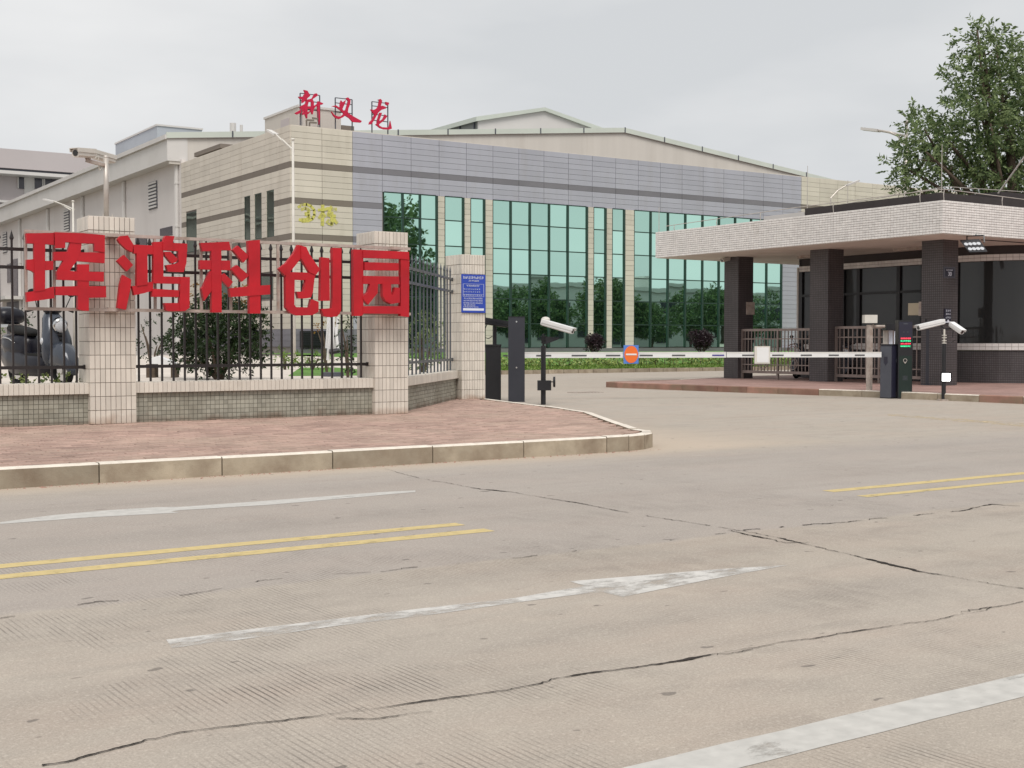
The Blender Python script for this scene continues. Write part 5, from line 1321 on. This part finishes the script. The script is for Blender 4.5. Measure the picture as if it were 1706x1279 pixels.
# louvre vent on the wall
lv = thing('louvre_vent', 'dark slatted ventilation box low on the office wall behind the fence', 'vent', (29, 60.6, 1.4))
A, B = onY(504, 551, 60.6), onY(545, 577, 60.6); b = MB(); b.box(A.x, B.x, 60.62, 60.94, B.z, A.z); b.build('case', 'black', lv)
for i in range(8):
    z = B.z+.05+i*(A.z-B.z-.08)/8; b = MB(); b.bar((A.x+.05, 60.6, z+.03), (B.x-.05, 60.6, z+.03), .06, .015); b.build('slat', 'charcoal', lv)

# ================================================================== WAREHOUSE
wh = thing('warehouse', 'long pale warehouse with a low gable and grey eaves fascia joined to the office', 'warehouse', (60, 100, 0))
b = MB(); b.box(X0+.02, X0+.3, 77.87, 180, 0, 12.7); b.build('side_wall', 'warehouse', wh)
b = MB(); b.box(25.76, X0+.5, 78.1, 180, 12.58, 14.1); b.box(25.6, 25.758, 78.05, 180, 13.9, 14.18); b.build('eaves_fascia', 'fascia', wh)
YG = 78.15; apx = (61.98, 17.9); el = (25.9, 14.28); er = (98, 14.28)
b = MB(); b.poly([Vector((el[0], YG, 12.4)), Vector((er[0], YG, 12.4)), Vector((er[0], YG, er[1])), Vector((apx[0], YG, apx[1])), Vector((el[0], YG, el[1]))], (0, .2, 0)); b.build('gable_wall', 'gable', wh)
def slopebar(a, c2, h, y0, y1, m, name):
    b = MB(); v = [Vector((a[0],y0,a[1])), Vector((c2[0],y0,c2[1])), Vector((c2[0],y0,c2[1]+h)), Vector((a[0],y0,a[1]+h))]; b.poly(v, (0,y1-y0,0)); return b.build(name, m, wh)
slopebar((el[0]-.2, el[1]-.32), (apx[0], apx[1]-.3), .36, YG-.12, YG-.005, 'trim_green', 'gable_trim'); slopebar((apx[0]+.003, apx[1]-.3), (er[0], er[1]-.3), .36, YG-.12, YG-.005, 'trim_green', 'gable_trim')
slopebar((el[0]-.2, el[1]-.36), (apx[0], apx[1]-.34), .035, YG-.14, YG-.004, 'joint', 'trim_dark_strip'); slopebar((apx[0]+.003, apx[1]-.34), (er[0], er[1]-.34), .035, YG-.14, YG-.004, 'joint', 'trim_dark_strip')  # solid dark strip along the lower edge of the gable trim
b = MB()
for X in range(30, 98, 4):
    z = el[1] + (apx[1]-el[1])*(X-el[0])/(apx[0]-el[0]) if X < apx[0] else er[1] + (apx[1]-er[1])*(er[0]-X)/(er[0]-apx[0])
    b.box(X-.04, X+.04, YG-.16, YG-.121, z-.3, z+.09)
b.build('trim_joint', 'slate', wh)
for s in ((el, apx), (apx, er)):
    b = MB(); a, c2 = s; b.poly([Vector((a[0], YG+.2, a[1]-.05)), Vector((c2[0], YG+.2, c2[1]-.05)), Vector((c2[0], YG+.2, c2[1]+.04)), Vector((a[0], YG+.2, a[1]+.04))], (0, 100, 0)); b.build('roof_slope', 'roof', wh)
# ridge monitor
YM = 92.0; m0, mA, m1 = (57.24, 20.05), (63.95, 21.55), (70.6, 20.25)
b = MB(); b.poly([Vector((m0[0], YM, 16)), Vector((m1[0], YM, 16)), Vector((m1[0], YM, m1[1])), Vector((mA[0], YM, mA[1])), Vector((m0[0], YM, m0[1]))], (0, .15, 0)); b.build('monitor_gable', 'pale', wh)
for (a, c2) in ((m0, mA), (mA, m1)):
    dx = -.35 if a is m0 else 0; b = MB(); dx2 = .35 if c2 is m1 else 0
    b.poly([Vector((a[0]+dx, YM-.25, a[1]+(-.08 if a is m0 else 0))), Vector((c2[0]+dx2, YM-.25, c2[1]-(.08 if c2 is m1 else 0))), Vector((c2[0]+dx2, YM-.25, c2[1]+.3)), Vector((a[0]+dx, YM-.25, a[1]+.3))], (0, 60, 0)); b.build('monitor_roof', 'trim_green', wh)
b = MB(); b.box(m0[0], m0[0]+.1, YM+.16, YM+60, 16, m0[1]-.02); b.build('monitor_side', 'roof', wh)
b = MB()
for k in range(24): b.box(m0[0]-.12, m0[0]-.01, YM+.5+k*2.4, YM+.62+k*2.4, 17, m0[1]+.0)
b.build('monitor_rib', 'slate', wh)
for px, nm in ((295,0),(207,1),(138,2),(80,3),(33,4)):
    yy_ = onX(px, 400, X0-.1).y; b = MB(); b.tube([(X0-.1, yy_, .6), (X0-.1, yy_, 12.55)], .14, 8)
    for z in (11.2, 8.5, 5.5): b.tube([(X0-.1, yy_, z), (X0-.1, yy_, z+.12)], .17, 8)
    b.build('downpipe', 'pale', wh)
for (p0, p1, t0, t1) in ((248, 262, 305, 346), (107, 116, 351, 385), (5,12, 388,420)):
    A, B = onX(p0, t0, X0), onX(p1, t1, X0); b = MB(); b.box(X0-.04, X0+.019, B.y, A.y, B.z, A.z); f_ = b.build('louvre', 'slate', wh); n = 8
    for k in range(n):
        b = MB(); z = B.z+(k+.5)*(A.z-B.z)/n; b.box(X0-.10, X0-.041, B.y+.03, A.y-.03, z-.05, z+.07); b.build('slat', 'fascia', f_)
for (p0, p1, t0, t1) in ((226,245,397,412),(267,287,381,391),(22,30,432,500),(12,18,440,470)):
    A, B = onX(p0, t0, X0), onX(p1, t1, X0); b = MB(); b.box(X0-.03, X0+.019, B.y, A.y, min(A.z, B.z), max(A.z, B.z)); b.build('window', 'win_dark', wh)
A = onX(8, 490, X0-1.2); b = MB(); b.box(X0-1.6, X0-.05, A.y-2, A.y+7, A.z-.5, A.z-.2); b.build('door_canopy', 'fascia', wh)
b = MB(); b.box(X0-.02, X0+.019, A.y-1, A.y+5, .6, A.z-.6); b.build('loading_door', 'slate', wh)
for px, t0 in ((388, 205), (402, 208)):
    A = onD(px, t0, 95); b = MB(); b.tube([(A.x, A.y, 14), (A.x, A.y, A.z)], .25 if px == 388 else .12, 8); b.build('roof_vent', 'fascia', wh)

# far buildings -----------------------------------------------------
fb1 = thing('far_building', 'mauve building with a dark roof band far left beyond the warehouse', 'building', (25, 145, 0))
b = MB(); b.box(-20, 44, 142, 170, 0, 21.4); b.build('wall', 'mauve', fb1)
b = MB(); b.box(-20, 46, 140, 141.99, 19.45, 21.45); b.build('roof_fascia', 'mauve', fb1)
b = MB(); b.box(-20, 46, 140.3, 141.99, 19.2, 19.44); b.build('dark_line', 'slate', fb1)
b = MB(); b.box(-20, 44.5, 139.9, 141.99, 18.85, 19.19); b.build('white_ledge', 'pale', fb1)
for (X0_, X1_, za, zb) in ((30.7,31.25,17.6,18.8),(32.3,33.1,17.7,18.8),(33.4,34.6,16.9,18.8),(34.8,35.6,17.3,18.8)):
    b = MB(); b.box(X0_, X1_, 141.85, 141.995, za, zb); w = b.build('window', 'win_dark', fb1)
    b = MB(); b.box(X0_-.12, X0_-.01, 141.8, 141.995, za, zb); b.box(X1_+.01, X1_+.12, 141.8, 141.995, za, zb); b.build('frame', 'pale', w)
b = MB(); b.box(31.27, 32.28, 141.9, 141.996, 16.5, 18.84); b.box(35.75, 44, 141.9, 141.996, 16.5, 18.84); b.build('pale_panel', 'pale', fb1)
for z in (16.1, 15.5): 
    b = MB(); b.box(-20, 30.8, 141.3, 141.99, z-.12, z+.12); b.build('ledge', 'pale', fb1)
fb2 = thing('far_building', 'blue-grey block rising behind the warehouse roof on the left', 'building', (47, 140, 0))
b = MB(); b.box(45.05, 50.2, 140, 156, 0, 25.3); b.build('wall', 'bluegrey', fb2)
b = MB(); b.box(44.95, 50.3, 139.9, 156.1, 25.305, 25.5); b.build('roof_edge', 'fascia', fb2)
for (ya, yb, za, zb) in ((141.6, 143.4, 20.5, 23.9), (153.2, 155, 19, 23.4)):
    b = MB(); b.box(44.9, 45.04, ya, yb, za, zb); b.build('window', 'slate', fb2)

# ================================================================== STREET LAMPS
def lamp(label, pole_px, base_py, D, top_py, arm_pts, m='steel', z0=0, r=.09, head=None):
    B = onD(pole_px, base_py, D); T = onD(pole_px, top_py, D)
    root = thing('street_lamp', label, 'street lamp', (B.x, B.y, z0), 'street lamps')
    b = MB(); b.tube([(B.x, B.y, z0), (B.x, B.y, z0+(T.z-z0)*.5), (B.x, B.y, T.z)], [r, r*.8, r*.6], 10); b.ell((B.x, B.y, T.z), (r*1.1, r*1.1, r*.7)); b.build('pole', m, root, True)
    for pts in arm_pts:
        b = MB(); b.tube([onD(x, y, D+dd) for x, y, dd in pts], r*.45, 7); b.build('arm', m, root)
    if head:
        (x0, y0, d0), (x1, y1, d1) = head; A = onD(x0, y0, D+d0); C = onD(x1, y1, D+d1); b = MB(); b.bar(A, C, .28*r/.09, .09*r/.09); b.build('lamp_head', 'fascia', root)
lamp('tall white street lamp in front of the office corner', 490, 600, 37, 234, [[(490,252,0),(476,240,.3),(460,224,.6)], [(489,250,0),(478,240,.2),(470,232,.4)]], 'offwhite', .6, .055, ((460,224,.6),(448,217,.9)))
lamp('short-looking white street lamp beyond the left gate pillar', 124.5, 600, 62, 336, [[(124,349,0),(106,341,.5),(90,335,1)], [(118,350,.1),(104,341,.6)]], 'offwhite', .6, .07, ((92,336,1),(74,332,1.5)))
lamp('tall grey street lamp rising beside the tree on the right', 1506.5, 560, 52, 205, [[(1506.5,226,0),(1490,222,.3),(1476,219,.5),(1462,217,.7)], [(1506,240,0),(1496,226,.2),(1482,220,.4)]], 'steel', 0, .11, ((1464,217.5,.7),(1437,214.5,1.2)))
lamp('low lamp with a slanting head in front of the tan wall', 1384, 560, 50, 345, [[(1384,345,0),(1384,330,0),(1396,317,.1),(1410,309,.2)]], 'steel', 0, .06, ((1409,309,.2),(1430,301,.4)))

# ================================================================== VEGETATION
def tree(root, trunk_pts, rad, limbs, blobs, per, k, L_, ll, lw, m, seed):
    b = MB(); b.tube(trunk_pts, rad, 10); 
    for (p, q_, r0) in limbs:
        p, q_ = Vector(p), Vector(q_); mid = p.lerp(q_, .5) + Vector((R.uniform(-.2,.2), R.uniform(-.2,.2), .25)); b.tube([p, mid, q_], [r0, r0*.65, r0*.25], 7)
        for j in range(4):
            s_ = mid.lerp(q_, j/4); b.tube([s_, s_+Vector((R.uniform(-.7,.7), R.uniform(-.7,.7), R.uniform(.1,.8)))], [r0*.3, r0*.08], 5)
    b.build('trunk', 'bark', root, True); cloud(root, 'crown', blobs, per, k, L_, ll, lw, m, seed)
DT = 46.0
def tb(px, py, rpx, dd=0, sq=1.0):
    rpx *= 1.12
    return (tuple(onD(px, py, DT+dd)), (rpx*DT/F, rpx*DT/F, rpx*DT/F*sq))
tblobs = [tb(1640,85,34), tb(1612,118,30), tb(1660,75,24), tb(1690,105,32,1), tb(1625,160,40), tb(1600,185,24,-1), tb(1670,150,46,1), tb(1705,160,50), tb(1650,205,40,-1), tb(1700,215,50), tb(1745,120,50,1), tb(1750,190,60),
          tb(1540,215,26), tb(1520,200,16), tb(1570,222,26,1), tb(1510,240,20), tb(1540,250,34,-1), tb(1590,245,36), tb(1630,255,40,1), tb(1675,270,46,-1), tb(1500,275,22), tb(1530,290,30), tb(1570,290,36,1), tb(1610,300,36), tb(1660,310,40), tb(1706,300,50,1), tb(1515,312,20), tb(1760,270,60), tb(1760,330,60),
          tb(1600,60,8,0,1.6), tb(1628,48,9,0,1.6), tb(1688,66,8,0,1.6), tb(1552,206,10,0,1.4), tb(1644,55,10,0,1.5)]
tc0 = onD(1690, 560, DT)
tr1 = thing('broadleaf_tree', 'large leafy green tree rising behind the gatehouse roof', 'tree', (tc0.x, tc0.y, 0))
limbs = [((tc0.x, tc0.y, 3.2+R.uniform(-.5, 2.2)), bl_c[0], .13) for bl_c in tblobs[::2]]
tree(tr1, [(tc0.x, tc0.y, 0), (tc0.x+.1, tc0.y, 3), (tc0.x-.1, tc0.y+.1, 6), (tc0.x-.3, tc0.y, 9)], [.32, .27, .2, .08], limbs, tblobs, 108, 9, .42, .19, .075, 'leaf', 51)
# bushes behind the fence
def bush(label, spec, base, per, k, L_, ll, lw, m, seed, cat='bush', name='bush', D=22, h0=.6):
    p = onD(base[0], base[1], D); root = thing(name, label, cat, (p.x, p.y, h0), 'bushes behind the fence')
    blobs = [(tuple(onD(x, y, D+dd)), (r_*D/F,)*3) for x, y, r_, dd in spec]
    b = MB()
    for c2, r_ in blobs[::2]: b.tube([(p.x, p.y, h0-.02), tuple(Vector((p.x, p.y, h0+.3)).lerp(Vector(c2), .5)), c2], [.03, .02, .008], 5)
    b.build('stem', 'bark', root); cloud(root, 'foliage', blobs, per, k, L_, ll, lw, m, seed); return root
bush('big dark green bush filling the fence bay below the middle characters', [(295,575,24,.3),(372,512,20,.4),(430,575,22,.3),(420,525,20,.4),(305,560,26,0),(330,530,30,0),(360,520,32,.3),(392,530,30,0),(415,560,26,0),(330,580,32,.2),(365,585,34,0),(400,585,28,.2),(345,555,30,-.3),(380,555,30,-.2),(305,600,14,0),(340,615,13,0),(375,618,12,0),(420,600,16,.2),(430,540,16,.3),(300,530,14,.4)], (362, 625), 1100, 6, .10, .075, .035, 'leaf_d', 61)
ob = bush('orange-leaved bush seen through the red characters', [(347,492,13,.6),(398,492,15,.6),(410,505,14,.7),(335,478,9,.7),(310,495,12,.6),(375,505,16,.8)], (370, 600), 620, 5, .10, .07, .03, 'leaf_o', 62)
bush('slender bush close to the left of the pillar under the last character', [(578,560,14,0),(584,530,12,.2),(575,590,14,0),(590,610,12,0),(570,545,9,.1),(588,575,12,.2)], (580, 625), 620, 6, .09, .07, .03, 'leaf_d', 63, D=23)
bush('leafy bush behind the slanting fence', [(700,545,18,0),(716,535,16,.3),(690,570,16,0),(710,580,20,.2),(728,560,14,.4),(695,605,16,0),(720,600,14,.4),(738,590,10,.3)], (705, 622), 560, 6, .10, .075, .035, 'leaf', 64, D=25)
bush('thin straggling bush right of the mast pillar', [(243,560,12,0),(250,540,9,.2),(262,575,12,0),(240,585,14,0),(275,560,8,.2),(258,530,8,0),(235,540,8,.2)], (255, 622), 420, 6, .09, .06, .028, 'leaf_d', 65, D=24)
bush('low pale green plant at the foot of the white lamp pole', [(470,592,9,0),(486,598,8,.2),(478,600,8,0)], (475, 606), 700, 5, .16, .14, .03, 'leaf_l', 66, D=30)
bush('low green plants under the slatted vent', [(510,598,8,0),(526,596,9,.3),(540,600,8,0),(500,602,7,.2)], (520, 606), 700, 5, .16, .14, .03, 'leaf_l', 67, D=30)
bush('red-flowering plant above the slatted vent', [(536,540,6,0),(545,535,7,.2),(528,548,4,0),(552,545,5,0)], (545, 606), 620, 5, .09, .06, .03, 'leaf_o', 68, D=27)
bush('grey-green bush behind the scooter seat', [(28,525,14,0),(38,535,12,.2),(15,540,12,0),(48,530,8,0)], (30, 600), 500, 6, .09, .06, .03, 'leaf_d', 69, D=24.5)
bush('fine green bush at the left frame edge behind the fence', [(-6,540,14,0),(2,525,8,.2),(-14,560,14,0),(0,560,8,.3)], (0, 600), 500, 6, .09, .06, .03, 'leaf', 70, D=24)
# grass strip on yard
b = MB(); A = g(478, 628, .6); sheet('lawn', [tuple(g(x, y, .604)[:2]) for x, y in ((500,612),(560,612),(640,618),(640,625),(480,626))], .604, 'grass')

# bench, parasol
bn = thing('stone_bench', 'white stone slab bench on brown blocks seen under the bush', 'bench', tuple(g(265, 628, .6)))
DB = 23.2; b = MB(); b.poly([onD(x, y, DB) for x, y in ((249,596),(262,593),(276,599),(290,605),(290,607),(250,606))], tuple(f2*.3)); b.build('slab', 'white', bn)
for x0, x1 in ((243, 257), (284, 292)):
    b = MB(); fbox(b, x0, x1, .6, zof(606.5, DB), DB+.02, .25); b.build('leg', 'bark', bn)
pu = thing('folded_parasol', 'folded white parasol on a stand beside the bushes behind the fence', 'parasol', tuple(onD(555, 622, 24)))
DP = 24.0
for i, (x0, y0, x1, y1) in enumerate(((556,523,553,581),(552,530,546,600),(559,545,563,581),(563,528,557,582),(548,522,544,580))):
    b = MB(); b.bar(onD(x0, y0, DP+.04*i), onD(x1, y1, DP+.04*i), .05, .02); b.build('cloth_fold', 'white', pu)
b = MB(); b.tube([onD(555, 520, DP+.1), (onD(555,600,DP+.1).x, onD(555,600,DP+.1).y, .6)], .02, 8); b.build('pole', 'steel', pu)
b = MB(); b.tube([onD(549, 586, DP), onD(565, 584, DP)], .05, 8); b.build('strap', 'black', pu)
b = MB(); q_ = onD(555, 600, DP+.1); b.tube([(q_.x, q_.y, .6), (q_.x, q_.y, .68)], .2, 12); b.build('base', 'slate', pu)

# ================================================================== SCOOTER
def sring(x, z, hw, hh, n=16, e=2.6, ax='x'):
    out = []
    for k in range(n):
        t = 2*math.pi*k/n; cc, ss = math.cos(t), math.sin(t); a_ = math.copysign(abs(cc)**(2/e), cc)*hw; b_ = math.copysign(abs(ss)**(2/e), ss)*hh
        out.append(Vector((x, a_, z+b_)) if ax == 'x' else Vector((x+b_, a_, z)))
    return out
def make_scooter(label, loc, yaw, sc=1.0, group='parked scooters'):
    root = thing('scooter', label, 'scooter', (0,0,0), group)
    def w(name, m, mb, par=None, sm=True): return mb.build(name, m, par or root, sm)
    def wheel(x):
        mb = MB(); pts = [(x+.205*math.cos(t), 0, .245+.205*math.sin(t)) for t in [2*math.pi*k/24 for k in range(25)]]; mb.tube(pts, .045, 8, cap=False); wh_ = w('wheel', 'rubber', mb)
        mb = MB(); mb.tube([(x, -.05, .245), (x, .05, .245)], .07, 12); mb.tube([(x,-.02,.245),(x,.02,.245)], .15, 16); w('hub', 'chrome', mb, wh_, False)
    wheel(.62); wheel(-.62)
    mb = MB(); rings = [sring(.62+dx, .38+dz, hw, hd, ax='x') for dx, dz, hw, hd in ((-.3,-.08,.08,.08),(-.22,.0,.13,.15),(-.06,.06,.15,.17),(.1,.05,.14,.16),(.24,-.05,.10,.12),(.31,-.16,.05,.05))]; mb.loft(rings); w('front_fender', 'scooter', mb)
    mb = MB(); rings = [sring(x, z, hw, hd, ax='z') for z, x, hw, hd in ((.30,.42,.14,.04),(.40,.44,.19,.07),(.52,.47,.215,.09),(.66,.46,.20,.10),(.80,.42,.165,.11),(.93,.36,.13,.11),(1.0,.33,.09,.08),(1.03,.32,.05,.05))]; mb.loft(rings); sh = w('leg_shield', 'scooter', mb)
    mb = MB(); mb.tube([(.52,0,.84),(.585,0,.825)], [.105,.098], 18); w('headlight_rim', 'chrome', mb, sh)
    mb = MB(); mb.ell((.578,0,.825), (.03,.088,.088), 16, 8); w('headlight', 'headlamp', mb, sh)
    mb = MB(); mb.ell((.575,0,.70), (.012,.05,.018)); w('horn_slot', 'rubber', mb, sh); mb = MB(); mb.ell((.572,0,.645), (.01,.02,.02)); w('badge', 'rubber', mb, sh)
    for s_ in (-1, 1):
        mb = MB(); mb.ell((.44, s_*.19, .62), (.04,.03,.05)); w('turn_signal', 'headlamp', mb, sh)
    mb = MB(); rings = [sring(x, z, hw, hh) for x, z, hw, hh in ((.42,.30,.10,.08),(.3,.30,.19,.15),(-.1,.30,.21,.16),(-.5,.36,.22,.22),(-.8,.44,.16,.2),(-.95,.5,.06,.08))]; mb.loft(rings); w('side_skirt', 'scooter_dark', mb)
    mb = MB(); mb.box(-.25,.42,-.15,.15,.42,.46); w('footboard', 'rubber', mb, None, False)
    mb = MB(); rings = [sring(x, z, hw, hh) for x, z, hw, hh in ((-.16,.46,.10,.18),(-.24,.50,.16,.22),(-.42,.52,.20,.21),(-.62,.55,.205,.18),(-.80,.60,.16,.13),(-.92,.64,.08,.07),(-.95,.65,.03,.03))]; mb.loft(rings); bd = w('rear_body', 'scooter_dark', mb)
    mb = MB(); mb.tube([(-.3,.205,.60),(-.45,.215,.66),(-.6,.21,.68),(-.75,.18,.66)], .008, 6); w('side_trim', 'chrome', mb, bd)
    mb = MB(); mb.tube([(-.3,-.205,.60),(-.45,-.215,.66),(-.6,-.21,.68),(-.75,-.18,.66)], .008, 6); w('side_trim', 'chrome', mb, bd)
    mb = MB(); rings = [sring(x, z, hw, hh) for x, z, hw, hh in ((-.14,.73,.06,.02),(-.2,.74,.11,.05),(-.4,.76,.14,.06),(-.55,.78,.145,.06),(-.7,.80,.12,.05),(-.76,.80,.05,.02))]; mb.loft(rings); w('seat', 'rubber', mb)
    mb = MB(); rings = [sring(x, z, hw, hh) for x, z, hw, hh in ((-.72,.97,.12,.05),(-.76,.97,.19,.11),(-.92,.98,.21,.13),(-1.06,.97,.19,.12),(-1.11,.96,.10,.06))]; mb.loft(rings); w('top_box', 'scooter_dark', mb)
    mb = MB(); mb.box(-1.0,-.7,-.1,.1,.82,.86); w('rack', 'chrome', mb, None, False)
    mb = MB(); mb.tube([(.30,-.33,1.02),(.34,-.2,1.06),(.35,0,1.05),(.34,.2,1.06),(.30,.33,1.02)], .016, 8); hb = w('handlebar', 'rubber', mb)
    mb = MB(); mb.ell((.36,0,1.03),(.09,.13,.05)); w('cowl', 'scooter_dark', mb, hb)
    for s_ in (-1, 1):
        mb = MB(); mb.tube([(.33,s_*.2,1.06),(.36,s_*.24,1.17),(.35,s_*.27,1.22)], .007, 6); mi = w('mirror', 'rubber', mb, hb); mb = MB(); mb.ell((.35,s_*.28,1.27),(.015,.065,.05)); w('mirror_head', 'rubber', mb, mi)
    mb = MB(); mb.tube([(.33,0,1.0),(.5,.0,.6),(.6,0,.3)], .03, 8); w('fork', 'rubber', mb)
    root.location = loc; root.rotation_euler = (0, 0, yaw); root.scale = (sc,)*3
    return root
hd = math.radians(-75.5); sp = onD(93, 570, 18.15) - Vector((math.cos(hd), math.sin(hd), 0))*.47
make_scooter('blue-grey scooter with a round headlight parked behind the left fence bay', (sp.x, sp.y, .6), hd, 1.07)
make_scooter('dark scooter parked behind the scrolled gate between the first two columns', (29.0, 27.6, .15), math.radians(200))
make_scooter('dark scooter parked behind the scroll gate nearest the second column', (29.6, 26.4, .15), math.radians(215))

# ================================================================== WHAT THE GLASS REFLECTS (across the road behind the camera)
rng_t = random.Random(12)
base_blobs = [((rng_t.uniform(-2.6,2.6), rng_t.uniform(-2.6,2.6), rng_t.uniform(3.2,8.6)), rng_t.uniform(1.1,1.9)) for _ in range(22)]
proto = thing('roadside_tree', 'leafy roadside tree across the road behind the viewer', 'tree', (0,0,0), 'trees across the road')
tree(proto, [(0,0,0),(0.1,0,2.5),(0,.1,6)], [.25,.2,.08], [((0,0,2.2), bb_[0], .09) for bb_ in base_blobs[::3]], base_blobs, 42, 6, .5, .34, .2, 'leaf_b', 77)
pos = []
for i in range(22): pos.append((40+i*6.6+rng_t.uniform(-1.5,1.5), -19+rng_t.uniform(-3,3), rng_t.choice([.72, .85, .98, 1.1])))
pos += [(66, -17, 2.1), (72.5, -19, 2.2)]
for i, (x, y, s_) in enumerate(pos):
    if i == 0: r_ = proto
    else:
        r_ = proto.copy(); COL.objects.link(r_)
        for ch in list(proto.children):
            c2 = ch.copy(); COL.objects.link(c2); c2.parent = r_
    r_.location = (x, y, 0); r_.scale = (s_, s_, s_); r_.rotation_euler = (0, 0, rng_t.uniform(0, 6.28))
ab = thing('street_building', 'pale flat-roofed building across the road behind the viewer', 'building', (120, -40, 0))
b = MB(); b.box(60, 190, -60, -34, 0, 9.5); b.build('wall', 'pale', ab)
b = MB(); b.box(59.5, 190.5, -34.3, -33.6, 9.5, 10.1); b.box(90, 100, -50, -38, 9.5, 12.5); b.box(130, 134, -50, -38, 9.5, 11.8); b.build('parapet', 'fascia', ab)
for i in range(26):
    for z in (1.5, 5.3):
        b = MB(); b.box(63+i*4.8, 65.6+i*4.8, -33.99, -33.9, z, z+2.2); b.build('window', 'win_dark', ab)
